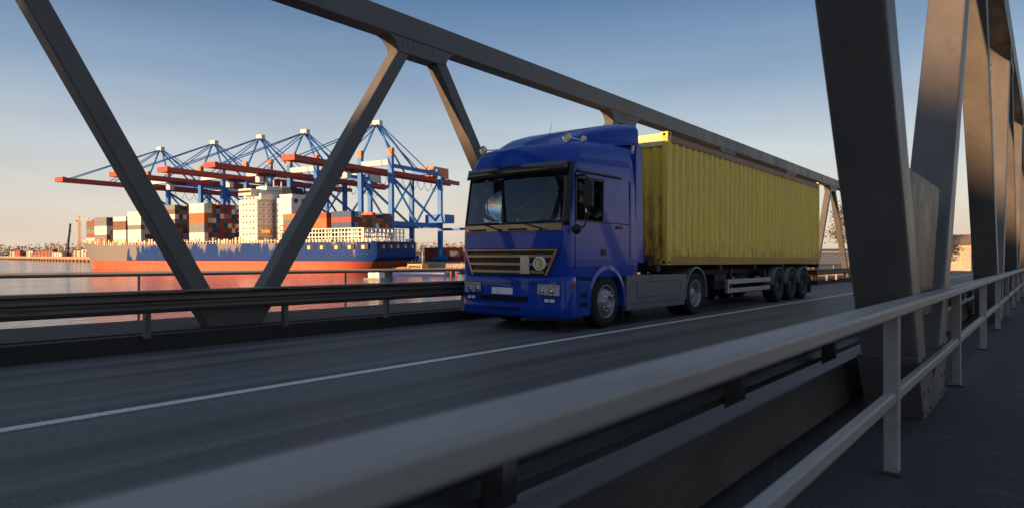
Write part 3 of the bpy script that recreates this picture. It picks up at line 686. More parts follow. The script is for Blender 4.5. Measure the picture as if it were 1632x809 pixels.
# ---------------------------------------------------------------- harbour frame
WZ = EYE - 10.0                                # water level in world z
def HW(r, z, h=0): return Vector((r * math.cos(YAW) - z * math.sin(YAW), r * math.sin(YAW) + z * math.cos(YAW), WZ + h))
HEAD = Vector((-.888, .4599)).normalized()
SHIP_RZ = math.atan2(HEAD.x * math.sin(YAW) + HEAD.y * math.cos(YAW), HEAD.x * math.cos(YAW) - HEAD.y * math.sin(YAW))
SHIP_O = (-53.9, 306.0)
def SH(x, y, h=0):                             # ship frame (x forward, y to port) to world
    r = SHIP_O[0] + HEAD.x * x - HEAD.y * y; z = SHIP_O[1] + HEAD.y * x + HEAD.x * y
    return HW(r, z, h)
# water and land
wt = mat('harbour water', (.05, .075, .09), .10, var=0, spec=.5)
n = wt.node_tree.nodes; L = wt.node_tree.links.new
tc = n.new('ShaderNodeTexCoord'); mp = n.new('ShaderNodeMapping'); mp.inputs['Scale'].default_value = (.5, .5, .5); L(tc.outputs['Object'], mp.inputs[0])
n1 = n.new('ShaderNodeTexNoise'); n1.inputs['Scale'].default_value = .9; n1.inputs['Detail'].default_value = 6; L(mp.outputs[0], n1.inputs[0])
n2 = n.new('ShaderNodeTexNoise'); n2.inputs['Scale'].default_value = .05; n2.inputs['Detail'].default_value = 2; L(tc.outputs['Object'], n2.inputs[0])
mu = n.new('ShaderNodeMath'); mu.operation = 'MULTIPLY'; L(n1.outputs[0], mu.inputs[0]); L(n2.outputs[0], mu.inputs[1])
bu = n.new('ShaderNodeBump'); bu.inputs['Strength'].default_value = 1; bu.inputs['Distance'].default_value = 0.7; L(mu.outputs[0], bu.inputs['Height']); L(bu.outputs[0], n['Principled BSDF'].inputs['Normal'])
w_ = MB(); w_.f([w_.v((x, y, WZ)) for x, y in ((-6000, -3000), (6000, -3000), (6000, 7000), (-6000, 7000))])
struct('water', w_, wt)
quaym = mat('quay concrete', (.26, .22, .19), .85, var=.25, scale=.12)
pilem = mat('quay piling', (.16, .08, .05), .8, var=.4, scale=.3)
q = MB()
Pq = [(-260, -22), (268, -22), (275, -40), (275, -700), (-400, -700)]
q.prism([SH(x, y, -2) for x, y in Pq], (0, 0, 5.6)); struct('quay', q, quaym)
# far pier on the left
pA, pB = Vector((-395, 650)), Vector((-900, 1120))
q = MB(); dn = Vector((.66, .74)).normalized()
q.prism([HW(*p, -2) for p in (pA, pB, pB + dn * 500, pA + dn * 60)], (0, 0, 6)); far_pier = struct('pier', q, quaym)
pw = thing('pile_wall', 'dark red pile wall under the edge of the far pier', 'pile wall', HW(*pA))
q = MB(HW(*pA)); nrmp = Vector((-dn.y, dn.x))
N = 46
for k in range(N + 1):
    p = pA.lerp(pB, k / N) - Vector((.68, .73)) * 1.6
    q.bar(HW(*p, -1), HW(*p, 3.4), 1.6, 1.6)
q.build('piles', pilem, pw)
q = MB(HW(*pA)); q.bar(HW(*(pA - Vector((.68, .73)) * 1.6), 3.9), HW(*(pB - Vector((.68, .73)) * 1.6), 3.9), 3.0, 1.0, (0, 0, 1)).build('coping', mat('coping', (.42, .25, .18), .8, var=.2, scale=.2), pw)
# far shore with a low belt of trees
sh = MB(); sh.prism([HW(r, z, -2) for r, z in ((-2600, 1250), (-500, 1250), (100, 1500), (1500, 1800), (1500, 3000), (-3500, 3000))], (0, 0, 5)); struct('far_shore', sh, mat('shore ground', (.10, .085, .06), .9, var=.3, scale=.02))
leafm = mat('far foliage', (.22, .18, .15), .9, var=.4, scale=.15)  # distance haze is painted in: leaf colour paler than the trees themselves
tb_ = MB()
for k in range(1700):
    r = random.uniform(-1900, 600); z = 1270 + max(0, (r + 500)) * .45 + random.random() * 130; h = random.uniform(10, 27); c = HW(r, z, 2.5)
    for j in range(16):
        a = random.uniform(0, 6.28); d = Vector((math.cos(a), math.sin(a), 0)) * random.uniform(0, 4.5); pz = random.uniform(.2, 1) * h; w = random.uniform(.7, 2.0)
        p = c + d + Vector((0, 0, pz)); u = Vector((random.uniform(-1, 1), random.uniform(-1, 1), random.uniform(-.4, 1))).normalized(); v = u.orthogonal().normalized()
        tb_.f([tb_.v(p + u * w), tb_.v(p + v * w), tb_.v(p - u * w), tb_.v(p - v * w)])
tag(tb_.build('treeline', leafm), 'hazy brown belt of trees along the far shore', 'trees', kind='stuff')

# ---------------------------------------------------------------- the container ship
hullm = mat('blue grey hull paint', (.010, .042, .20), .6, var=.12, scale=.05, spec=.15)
n = hullm.node_tree.nodes; L = hullm.node_tree.links.new        # grey patches paint sunlit gaps into the shaded blue; forebody painted as fully lit
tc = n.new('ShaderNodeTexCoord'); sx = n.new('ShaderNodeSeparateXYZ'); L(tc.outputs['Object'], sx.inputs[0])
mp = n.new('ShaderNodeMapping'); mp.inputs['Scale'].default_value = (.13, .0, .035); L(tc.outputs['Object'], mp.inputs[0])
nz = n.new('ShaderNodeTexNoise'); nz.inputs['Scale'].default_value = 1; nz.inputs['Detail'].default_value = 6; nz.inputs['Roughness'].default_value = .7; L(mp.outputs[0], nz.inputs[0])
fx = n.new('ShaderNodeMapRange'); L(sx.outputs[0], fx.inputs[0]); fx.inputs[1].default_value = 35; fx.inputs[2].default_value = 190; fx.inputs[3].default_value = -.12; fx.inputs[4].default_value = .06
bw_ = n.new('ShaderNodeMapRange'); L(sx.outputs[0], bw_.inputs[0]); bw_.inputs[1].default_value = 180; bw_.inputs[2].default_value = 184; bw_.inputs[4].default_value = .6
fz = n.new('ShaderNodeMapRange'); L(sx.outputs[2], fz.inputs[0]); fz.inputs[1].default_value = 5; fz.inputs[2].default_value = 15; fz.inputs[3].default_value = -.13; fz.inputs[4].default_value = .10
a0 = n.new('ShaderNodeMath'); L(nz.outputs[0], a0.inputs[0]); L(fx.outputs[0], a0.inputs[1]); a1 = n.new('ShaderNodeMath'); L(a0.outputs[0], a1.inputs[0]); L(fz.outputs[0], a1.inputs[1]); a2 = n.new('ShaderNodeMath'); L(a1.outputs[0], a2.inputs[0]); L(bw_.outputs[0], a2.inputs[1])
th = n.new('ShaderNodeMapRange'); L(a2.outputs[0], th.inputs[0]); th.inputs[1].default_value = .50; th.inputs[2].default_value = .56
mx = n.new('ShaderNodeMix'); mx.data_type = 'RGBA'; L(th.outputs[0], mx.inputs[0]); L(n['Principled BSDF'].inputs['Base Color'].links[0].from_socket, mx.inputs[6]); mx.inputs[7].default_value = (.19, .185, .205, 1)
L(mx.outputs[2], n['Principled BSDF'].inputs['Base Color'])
bootm = mat('red boot topping', (.50, .10, .05), .6, var=.15, scale=.1, stretch=(1, 1, .3), c2=(.40, .14, .09), th=(.55, .7))
deckm = mat('ship deck', (.17, .10, .07), .8)
cream = mat('cream deck fittings', (.62, .52, .40), .6, var=.1, scale=.2)
shipw = mat('ship white paint', (.74, .72, .68), .55, var=.06, scale=.15)
dark = mat('dark opening', (.012, .012, .015), .4)
ship = thing('container_ship', 'large blue and red container ship moored under the cranes', 'ship', SH(0, 0), SHIP_RZ)
ST = [0, 16, 22, 30, 45, 120, 185, 210, 225, 236, 244, 249, 252]
def hb(x, z):
    if x < 45:
        t = x / 45; wl = .16 + .84 * min(1, t * 1.25) ** .8
        top = .94 + .06 * min(1, t * 2)
        k = min(1, max(0, (z + 3) / 8.5)); return 16 * (wl * (1 - k) + top * k) * (.985 if x == 0 else 1)
    if x > 185:
        t = (x - 185) / 67; kz = max(0, min(1, z / 17)); e = 1.7 + 1.6 * kz
        lim = .93 + .07 * kz
        return max(.15, 16 * (1 - min(1, t / lim) ** e))
    return 16
dz = lambda x: 14 + max(0, (x - 195) / 57) ** 1.3 * 4
def hull_part(z0, z1, nz):
    m = MB()
    for s in (1, -1):
        rg = []
        for x in ST:
            a = []
            for k in range(nz + 1):
                zz = z0 + ((z1 if z1 else dz(x)) - z0) * k / nz
                xx = x + (max(0, 7.0 - zz) * 1.5 if x == 0 else 0) - (max(0, 17 - zz) / 17 * 11 * (x - 200) / 52 if x > 200 else 0)
                a.append((xx, s * hb(x, zz), zz))
            rg.append(a)
        m.loft(rg, closed=False, sm=True)
    # transom
    rg = []
    for k in range(nz + 1):
        zz = z0 + ((z1 if z1 else dz(0)) - z0) * k / nz; xx = max(0, 7.0 - zz) * 1.5
        rg.append([(xx, hb(0, zz) * q, zz) for q in (-1, -.5, 0, .5, 1)])
    m.loft(rg, closed=False, sm=False)
    return m
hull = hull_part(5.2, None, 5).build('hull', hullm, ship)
hull_part(-3, 5.2, 4).build('boot_topping', bootm, ship)
m = MB(); m.f([m.v((x, hb(x, dz(x)) - .2, dz(x) - .3)) for x in ST] + [m.v((x, -hb(x, dz(x)) + .2, dz(x) - .3)) for x in reversed(ST)]); m.build('deck', deckm, ship)
# openings of the mooring deck in the stern and along the quarter
for x in (4, 12, 20, 29, 37): MB().box((x, 15.9, 10.6), (x + 4.5, 16.12, 13.0)).build('mooring_port', dark, hull)
for yy in (-13, -7.5, -2, 3.5, 9): MB().box((-.12, yy, 10.8), (.1, yy + 4, 12.9)).build('mooring_port', dark, hull)
for x in (6, 14, 22, 31, 39): MB().box((x, 16.05, 10.7), (x + 1.6, 16.25, 12.4)).build('winch', cream, hull)
for yy in (-12.5, -7, -1, 4, 9.5): MB().box((-.3, yy, 10.9), (-.13, yy + 1.3, 12.5)).build('winch', cream, hull)
# bulwark posts and lashing frames along the deck edge
dl = MB(); x = 3
while x < 236:
    yb = hb(x, dz(x)) - .25
    for s in (1, -1):
        hgt = random.choice((1.2, 1.8, 2.4, 3.0)) if 44 < x < 226 else 1.3
        dl.box((x, s * yb - .25, dz(x) - .2), (x + random.choice((.5, .9, 1.3)), s * yb + .22, dz(x) + hgt))
    x += random.uniform(1.6, 2.8)
for s in (1, -1):
    dl.loft([[(x, s * (hb(x, dz(x)) - .3), dz(x) + 1.1), (x, s * (hb(x, dz(x)) - .3), dz(x) + 1.3)] for x in ST], closed=False, sm=False)
dl.build('deck_railing', cream, ship)
# lashing bridges between the bays aft
m = MB()
for x in range(8, 47, 2): m.box((x, 15.0, 14), (x + .45, 15.4, 20.2))
for z in (16.2, 18.2, 20.0): m.box((8, 14.9, z), (46.5, 15.5, z + .4))
m.build('side_frame', shipw, ship)
for x0 in (7.5, 13.8, 30, 46, 60):
    m = MB()
    for yy in range(-15, 16, 3): m.box((x0 - .3, yy - .2, 14), (x0 + .3, yy + .2, 20.3 if x0 < 40 else 22.5))
    for z in ((16.2, 18.2, 20.0) if x0 < 40 else (17, 19.8, 22.3)): m.box((x0 - .5, -15.3, z), (x0 + .5, 15.3, z + .35))
    m.build('lashing_bridge', shipw if x0 < 40 else cream, ship)
AX = -11.0
# accommodation block and funnel
ab = MB((-AX, 0, 0)).box((86, -15.5, 14), (99, 15.5, 36)).box((85.4, -13.5, 36), (98, 13.5, 39.2)).box((88, -17.5, 38), (97, 17.5, 41.4)).build('accommodation_block', shipw, ship, bevel=.15)
MB((-AX, 0, 0)).box((87.5, -8, 41.4), (95, 8, 43.2)).build('top_deck', shipw, ab)
for z in (17, 20, 23, 26, 29, 32, 35):
    MB((-AX, 0, 0)).box((84.9, -15.9, z), (99.4, 15.9, z + .22)).build('deck_edge', cream, ab)
    for yy in range(-13, 14, 3):
        if abs(yy) > 4: MB((-AX, 0, 0)).box((85.88, yy, z + 1.2), (86.05, yy + .7, z + 1.9)).build('window', dark, ab)
    for xx in (88, 90.5, 93, 95.5): MB((-AX, 0, 0)).box((xx, 15.45, z + 1.1), (xx + .9, 15.62, z + 2.0)).build('window', dark, ab)
MB((-AX, 0, 0)).box((88.2, -17.65, 39.3), (96.8, 17.65, 40.5)).build('bridge_window', dark, ab)
fn = MB((-AX, 0, 0)).box((73, -9, 14), (84, 5.5, 37)).box((74, -7, 37), (83, 4, 39)).build('funnel_casing', shipw, ship, bevel=.2)
for z in (18, 21.5, 25): MB((-AX, 0, 0)).box((72.85, 1.0, z), (73.05, 3.6, z + 1.6)).build('window', dark, fn)
MB((-AX, 0, 0)).prism([(75, -5.5, 39), (82, -5.5, 39), (81.5, -4.5, 42.5), (76, -4.5, 42.5)], (0, 8, 0)).build('funnel_cap', dark, fn)
for yy in (-4, 1.2): MB((-AX, 0, 0)).box((72.85, yy, 34.5), (73.05, yy + 2.4, 36.6)).build('louvre', dark, fn)
for a, b in (((91, 0), 56), ((90, 6), 49), ((92, -6), 48)): MB((-AX, 0, 0)).tube([(*a, 43), (*a, b)], [.5, .2]).box((a[0] - .2, a[1] - 3, b - 4), (a[0] + .2, a[1] + 3, b - 3.6)).build('mast', shipw, ship)
for k in range(9): MB((-AX, 0, 0)).tube([(86 - k * .2, 15.9, 14 + 2.2 * k), (98, 15.9, 15.6 + 2.2 * k)], .15).build('stair', cream, ab)
MB().tube([(241, 0, 17.5), (241, 0, 31)], [.7, .35]).box((240.8, -2, 27), (241.2, 2, 27.4)).box((240.2, -.8, 24), (241.8, .8, 25.4)).build('foremast', darksteel, ship)
lb = MB(); lb.loft([[(65 + q * 7.5, 15.4 + 1.3 * c * (1 - abs(q * 2 - 1) ** 3), 19.5 + 1.2 * s2) for c, s2 in ((-1, .6), (-.8, -.5), (0, -1), (.8, -.5), (1, .6), (0, 1.0))] for q in (0, .15, .5, .85, 1)], cap0=True, cap1=True).build('lifeboat', mat('orange lifeboat', (.7, .18, .03), .5), ship)

# containers on the ship and on the quay
CCOL = {'rust red': (.26, .045, .028), 'orange': (.55, .12, .03), 'dark blue': (.03, .06, .16), 'slate grey': (.16, .17, .18), 'white': (.68, .66, .62), 'green grey': (.08, .13, .11), 'brown': (.16, .07, .045), 'light blue': (.13, .26, .42), 'cream': (.58, .46, .32)}
CMESH = {}
def cont_mesh(c, L_):
    if (c, L_) in CMESH: return CMESH[c, L_]
    m = MB(); W, H = 2.44, 2.59
    n = 20; pts = [(x, (0.06 if k % 2 else 0)) for k, x in [(k, -L_ / 2 + .2 + (L_ - .4) * k / n) for k in range(n + 1)]]
    for s in (1, -1): m.loft([[(x, s * (W / 2 - .03 - d), .15) for x, d in pts], [(x, s * (W / 2 - .03 - d), H - .12) for x, d in pts]], closed=False, sm=False)
    for s in (1, -1):
        m.box((-L_ / 2, s * W / 2, 0), (L_ / 2, s * (W / 2 - .1), .16)); m.box((-L_ / 2, s * W / 2, H - .13), (L_ / 2, s * (W / 2 - .1), H))
        for e in (1, -1): m.box((e * L_ / 2, s * W / 2, .16), (e * (L_ / 2 - .2), s * (W / 2 - .15), H - .13))
        for q in (.35, .85): m.box((-L_ / 2 - .03, s * q - .03, .15), (-L_ / 2 + .05, s * q + .03, H - .15))
    m.box((-L_ / 2 + .06, -W / 2 + .14, .05), (L_ / 2 - .06, W / 2 - .14, H - .03))
    m.box((-L_ / 2 + .02, -W / 2 + .1, 0.02), (-L_ / 2 + .3, W / 2 - .1, .14)); m.box((-L_ / 2 + .02, -W / 2 + .1, H - .14), (-L_ / 2 + .3, W / 2 - .1, H - .01))
    o = m.build('container', MATS.get('box ' + c) or mat('box ' + c, CCOL[c], .6, var=.2, scale=.5), None); me = o.data; bpy.data.objects.remove(o)
    CMESH[c, L_] = me; return me
ORD = ['bottom', 'second', 'third', 'fourth', 'fifth', 'sixth', 'seventh', 'eighth', 'ninth', 'tenth', 'eleventh', 'twelfth']
ORDR = ['first'] + ORD[1:]
def container(c, p, label, rz, group, L_=12.1):
    o = bpy.data.objects.new('container', cont_mesh(c, L_)); col.objects.link(o); o.location = p; o.rotation_euler.z = rz
    return tag(o, label, 'container', group)
def pick(w): return random.choices(list(w), weights=list(w.values()))[0]
MIX = {'rust red': 5, 'orange': 2, 'dark blue': 4, 'slate grey': 3, 'white': 2, 'green grey': 2, 'brown': 4, 'light blue': 1}
PALE = {'white': 6, 'cream': 2, 'orange': 3, 'slate grey': 1}
WARM = {'orange': 6, 'rust red': 5, 'brown': 2, 'slate grey': 2, 'cream': 1}
bays = [('foremost', 219, 11, 5, 4, 16.2, {'orange': 5, 'white': 5, 'rust red': 3}), ('second from the bow', 204.5, 11, 6, 6, 15.2, {'orange': 3, 'white': 3, 'slate grey': 2}),
        ('third from the bow', 185, 11, 6, 3, 15, PALE), ('fourth from the bow', 171, 11, 7, 6, 15, {'white': 8, 'slate grey': 1, 'orange': 1}), ('fifth from the bow', 141, 11, 8, 4, 15, {'slate grey': 2, 'white': 1, 'brown': 2}), ('tall forward of the white tower', 117, 11, 8, 9, 15, PALE),
        ('just behind the funnel', 47, 11, 5, 7, 15, WARM), ('next to the stern', 32, 10, 3, 8, 20.4, WARM), ('hindmost', 15, 12, 3, 9, 20.4, {'dark blue': 2, 'light blue': 2, 'brown': 2, 'orange': 2, 'cream': 1})]
rest = MB(); nind = 0
for nm, x0, rows, tiers, nr, z0, port in bays:
    yp = min(hb(x0 + 12, 16) - 1.4, rows * 2.5 / 2)
    short = {}
    for r in range(rows):
        tt = tiers - (random.choice((0, 0, 0, 1)) if r else 0)
        for t in range(tt):
            y = yp - 1.25 - r * 2.5
            if y < -15: continue
            vis_ = r < nr
            if vis_ and r > 0 and nm.startswith('fourth') and t < 1: vis_ = True
            c = pick(port) if r < 2 and random.random() < .75 else pick(MIX)
            if vis_ and nind < 298:
                lab = f"{c} container, {ORD[t]} tier, {ORDR[r]} row from port, in the {'' if nm[0] in 'tj' and not nm.startswith('third') else ''}{nm} stack" if nm[0] not in 'tjn' or nm.startswith('third') else f"{c} container, {ORD[t]} tier, {ORDR[r]} row from port, in the stack {nm}"
                if nm.startswith('tall'): lab = f"{c} container, {ORD[t]} tier, {ORDR[r]} row from port, stack forward of white tower"
                if 'from the bow' in nm: lab = f"{c} container, {ORD[t]} tier, {ORDR[r]} row from port, {nm.split()[0]} stack from the bow"
                container(c, SH(x0 + 6.05, y, z0 + t * 2.6), lab, SHIP_RZ, 'containers stacked on the ship'); nind += 1
            else:
                p = (x0, y - 1.2, z0 + t * 2.6)
                rest.box((x0, y - 1.2, z0 + t * 2.6), (x0 + 12.1, y + 1.2, z0 + t * 2.6 + 2.56), random.choice((0, 0, 1, 2, 3, 0, 4)))
ro = rest.build('containers_inboard', [MATS['box ' + c_] for c_ in ('brown', 'rust red', 'dark blue', 'slate grey', 'orange')]); ro.location = SH(0, 0); ro.rotation_euler.z = SHIP_RZ
tag(ro, 'dark container stacks on the far side of the ship behind the nearer rows', 'containers', 'containers stacked on the ship', 'stuff')

# ---------------------------------------------------------------- ship-to-shore gantry cranes
cblue = mat('crane blue paint', (.02, .16, .52), .5, var=.12, scale=.15)
cred = mat('crane red boom paint', (.42, .06, .035), .55, var=.14, scale=.15)
cwhite = mat('crane white cabin', (.6, .6, .58), .5, var=.08, scale=.3)
corange = mat('crane orange cap', (.72, .20, .06), .55, var=.1, scale=.3)
HB = 51.0                                       # boom height over the water
def make_crane(label, x):
    t = thing('gantry_crane', label, 'crane', SH(x, -21.5, 3.6), SHIP_RZ, 'gantry cranes along the quay')
    o = Vector((0, 0, 3.6))                      # local z counts from the quay top
    def B(): return MB((0, 0, 3.6))
    for xs in (-10, 10):
        for yl, top, nm in ((0, 62, 'leg'), (-45, HB + 1.5, 'leg')):
            lg = B().box((xs - 1.25, yl - 1.0, 7), (xs + 1.25, yl + 1.0, top)).build('leg', cblue, t, bevel=.1)
            if yl == 0: B().box((xs - 1.4, yl - 1.15, top - 3.5), (xs + 1.4, yl + 1.15, top + .4)).build('cap', corange, lg)
            B().box((xs - 4.5, yl - .8, 4.6), (xs + 4.5, yl + .8, 7)).build('bogie', cblue, lg, bevel=.1)
            bw = B()
            for q in (-3.4, -1.2, 1.2, 3.4): bw.lathe((xs + q, yl - .3, 4.2), (0, 1, 0), [(0, 0), (0, .6), (.6, .6), (.6, 0)], 12)
            bw.build('wheels', dark, lg)
        # side frame braces
        B().bar((xs, 0, 48), (xs, -45, 24), 1.0, 1.0).build('brace', cblue, t)
        B().bar((xs, -45, HB), (xs, -22, 25), .8, .8).bar((xs, -22, 25), (xs, 0, HB - 3), .8, .8).build('brace', cblue, t)
        B().box((xs - .9, -44, 22.5), (xs + .9, -1, 25)).build('portal_beam', cblue, t, bevel=.08)
        B().box((xs - .8, -44, HB + 1.6), (xs + .8, -1, HB + 3.4)).build('upper_beam', cblue, t, bevel=.08)
    for yl in (0, -45):
        B().box((-9, yl - .9, 22.6), (9, yl + .9, 25.2)).build('portal_beam', cblue, t, bevel=.08)
        B().box((-9, yl - .9, HB + 2.6), (9, yl + .9, HB + 5.4)).build('upper_beam', cwhite if yl == 0 else cblue, t, bevel=.08)
    # boom and girder
    for xs in (-3.2, 3.2):
        B().box((xs - .8, 2, HB - 1.1), (xs + .8, 58, HB + 1.1)).build('boom', cred, t, bevel=.1)
        B().box((xs - .8, -76, HB - 1.2), (xs + .8, 1.6, HB + 1.2)).build('girder', cred, t, bevel=.1)
    tie = B(); tie.tube([((-2.6, 2.6)[i % 2], -74 + 5.2 * i, HB - .1) for i in range(26)], .3, 5); tie.build('lattice', cred, t)
    B().box((-4, 57.9, HB - 1.2), (4, 59.6, HB + 1.4)).build('boom_tip', cred, t)
    # apex frame and stays
    ap = (0, -2, 76)
    for xs in (-10, 10): B().tube([(xs, 0, 58), (xs * .12, -2, 76)], .55, 6).build('apex_strut', cblue, t)
    B().tube([(-1, -2, 76), (-4, -30, HB + 3)], .5, 6).tube([(1, -2, 76), (4, -30, HB + 3)], .5, 6).build('apex_strut', cblue, t)
    B().box((-2.2, -3.4, 75), (2.2, -.6, 77.6)).build('apex_head', cwhite, t)
    for xs in (-3, 3):
        B().tube([(xs * .4, -2, 76), (xs, 30, HB + 1.2)], .28, 5).tube([(xs * .4, -2, 76), (xs, 53, HB + 1.2)], .28, 5).build('forestay', cblue, t)
        B().tube([(xs * .4, -2, 76), (xs, -45, HB + 4)], .28, 5).tube([(xs, -45, HB + 4), (xs, -70, HB + 1)], .22, 5).build('backstay', cblue, t)
    # machinery house, trolley, cabin, festoon cables
    B().box((-5, -62, HB + 1.6), (5, -46, HB + 7.5)).build('machinery_house', corange if x < 60 else cwhite, t, bevel=.2)
    tyy = random.uniform(8, 26)
    tro = B().box((-4, tyy - 3, HB - 2.6), (4, tyy + 3, HB - 1.3)).build('trolley', dark, t)
    B().box((-2, tyy + 3.2, HB - 5.8), (1, tyy + 6, HB - 2.7)).build('cabin', cwhite, tro, bevel=.15)
    fs = B()
    for k in range(9):
        y0 = -8 - k * 7
        fs.tube([(4.4, y0, HB - 1.3), (4.4, y0 - 1.4, HB - 4.6), (4.4, y0 - 3.5, HB - 6.2), (4.4, y0 - 5.6, HB - 4.6), (4.4, y0 - 7, HB - 1.3)], .16, 5)
    fs.build('festoon_cable', dark, t)
    if x < 60:
        B().box((-16.5, -50, 25.2), (-3, -40, 30)).build('electrical_house', cblue, t, bevel=.2)
    B().box((-9, -45.9, 21), (-26, -44.1, 22.4)).build('walkway', cblue, t)
    return t
for x, lab in ((30, 'blue gantry crane nearest the stern, red boom, orange house on its girder'), (81, 'blue gantry crane with red boom above the white ship tower'), (116, 'middle gantry crane of five, its red boom over the tall container stack'),
               (156, 'fourth gantry crane from the right, partly behind the dark truss diagonal'), (207, 'farthest left gantry crane, its long red boom ending against open sky')):
    make_crane(lab, x)

# ---------------------------------------------------------------- things on the quay, the pier and the water
k = 0
for i in range(7):
    for t in range(random.choice((2, 3))):
        c = pick(WARM); x = 34 - (i % 3) * 13; 
        container(c, SH(x - 6, -72 - (i // 3) * 3.2, 3.6 + 2.6 * t), f"{c} container, {ORD[t]} tier of {ORDR[i]} yard stack right of the ship", SHIP_RZ, 'containers in the yard beside the ship')
def pier_pt(px, depth, up_=4.0):
    """a spot on the far pier: px column of its coping, metres behind the edge"""
    k = (px - 816) / 1038.25; d = pB - pA; t = (k * pA.y - pA.x) / (d.x - k * d.y); p = pA + d * t + Vector((.68, .73)) * depth
    return HW(p.x, p.y, up_)
prng = random.Random(11)
cols = {'white': (.6, .58, .55), 'red': (.45, .08, .04), 'blue': (.05, .11, .3), 'brown': (.2, .11, .07), 'cream': (.55, .42, .3)}
for i in range(20):
    cn = prng.choice(list(cols)); px = 6 + i * 7.2; p = pier_pt(px, 6 + prng.random() * 20)
    w, d, h = prng.uniform(8, 18), prng.uniform(6, 9), prng.uniform(4, 10)
    sname = f"{cn} shed on the far pier, {['first','second','third','fourth','fifth','sixth','seventh','eighth','ninth','tenth','eleventh','twelfth','thirteenth','fourteenth','fifteenth','sixteenth','seventeenth','eighteenth','nineteenth','twentieth'][i]} from the left"
    t = thing('harbour_shed', sname, 'shed', p, SHIP_RZ + .2, 'sheds on the far pier')
    m_ = MATS.get('shed ' + cn) or mat('shed ' + cn, cols[cn], .7, var=.15, scale=.5)
    MB().box((-w / 2, -d / 2, 0), (w / 2, d / 2, h)).build('wall', m_, t)
    MB().prism([(-w / 2 - .2, -d / 2 - .2, h), (-w / 2 - .2, d / 2 + .2, h), (-w / 2 - .2, 0, h + 1.3)], (w + .4, 0, 0)).build('roof', deckm, t)
    for q in (-.25, .2): MB().box((w * q, d / 2 - .02, .8), (w * q + w * .16, d / 2 + .05, h - .5)).build('door', dark, t)
LAT = 'first second third fourth fifth sixth seventh eighth ninth tenth'.split()
for i, px in enumerate((10, 34, 38, 60, 72, 78, 105, 112, 126, 138)):
    p = pier_pt(px, 20 + prng.random() * 30); h = prng.uniform(14, 26)
    t = thing('light_mast', f"tall grey mast on the far pier, {LAT[i]} from the left", 'mast', p, 0, 'masts on the far pier')
    MB().tube([(0, 0, 0), (0, 0, h)], [.9, .6], 6).build('pole', cream, t); MB().box((-1.8, -.4, h), (1.8, .4, h + .7)).build('lamp_head', cwhite, t)
ycr = mat('yellow crane paint', (.62, .36, .10), .6)
def tower_crane(px, py, depth, jib, label, ang=SHIP_RZ):
    p = pier_pt(px, depth); D = math.hypot(p.x, p.y); h = (397 - py) * D * math.cos(math.atan((816 - px) / 1038)) / 1038 + 6
    t = thing('tower_crane', label, 'crane', p, ang)
    m = MB()
    for a, b in ((-1, -1), (1, -1), (1, 1), (-1, 1)): m.box((a * 1.3 - .25, b * 1.3 - .25, 0), (a * 1.3 + .25, b * 1.3 + .25, h))
    z = 0
    while z < h - 3: m.bar((-1.3, 1.3, z), (1.3, 1.3, z + 3), .25, .25); m.bar((1.3, -1.3, z), (1.3, 1.3, z + 3), .25, .25); z += 3
    m.build('mast', ycr, t)
    MB().bar((-jib, 0, h), (jib * .35, 0, h), 1.4, 1.2, (0, 1, 0)).build('jib', ycr, t); MB().box((jib * .22, -1.3, h - 2.5), (jib * .35, 1.3, h - .7)).build('counterweight', quaym, t)
    MB().tube([(0, 0, h), (0, 0, h + 6)], [.9, .3], 6).build('cat_head', ycr, t); MB().tube([(0, 0, h + 6), (-jib * .7, 0, h + .6)], .18, 5).tube([(0, 0, h + 6), (jib * .3, 0, h + .6)], .18, 5).build('tie_rod', ycr, t)
tower_crane(47, 343, 60, 24, 'pale tower crane standing behind the far pier, leftmost')
tower_crane(196, 318, 90, 22, 'yellow tower crane rising behind the bow stacks of the ship', SHIP_RZ + math.pi)
p = pier_pt(88, 12); t = thing('mobile_crane', 'dark crawler crane with raised lattice jib on the far pier', 'crane', p, SHIP_RZ + math.pi)
MB().box((-4, -2.5, 1), (4, 2.5, 4.5)).build('body', dark, t, bevel=.2); MB().box((-4.5, -3, 0), (4.5, -1.6, 1.2)).box((-4.5, 1.6, 0), (4.5, 3, 1.2)).build('track', dark, t)
MB().bar((2, 0, 4), (9, 0, 42), 1.6, 1.6, (0, 1, 0)).build('jib', dark, t); MB().tube([(9, 0, 42), (-3, 0, 5)], .25, 5).tube([(9, 0, 42), (10.5, 0, 30)], .15, 5).build('cable', dark, t)

# small craft
bt = thing('workboat', 'small blue workboat with yellow wheelhouse and orange awning behind the stern', 'boat', HW(-36, 262), SHIP_RZ)
m = MB(); m.loft([[(x, s * b, z) for s, b, z in ((1, w, zt), (1, w * .85, .1), (1, w * .4, -1), (-1, w * .4, -1), (-1, w * .85, .1), (-1, w, zt))] for x, w, zt in ((-11, 2.4, 1.6), (-9, 2.8, 1.5), (0, 3.1, 1.4), (7, 2.4, 1.7), (10, 1.2, 2.1), (11.5, .15, 2.5))], cap0=True, cap1=True)
m.build('hull', mat('workboat blue', (.02, .05, .2), .4), bt)
MB().box((-10, -2.2, 1.3), (9, 2.2, 1.5)).build('deck', deckm, bt)
wh = MB().box((-1, -1.8, 1.5), (4.5, 1.8, 3.6)).build('wheelhouse', mat('boat yellow', (.72, .42, .05), .5), bt, bevel=.1)
MB().box((-.6, 1.78, 2.4), (4, 1.85, 3.2)).box((4.48, -1.4, 2.4), (4.54, 1.4, 3.2)).build('window', dark, wh)
m = MB(); m.loft([[(x, 2.3 * math.cos(a), zc + 1.0 * math.sin(a)) for a in [math.pi * k / 8 for k in range(9)]] for x, zc in ((3.5, 1.9), (9, 1.6))], closed=False, cap0=True, cap1=True); m.build('awning', mat('orange canvas', (.75, .22, .05), .7), bt)
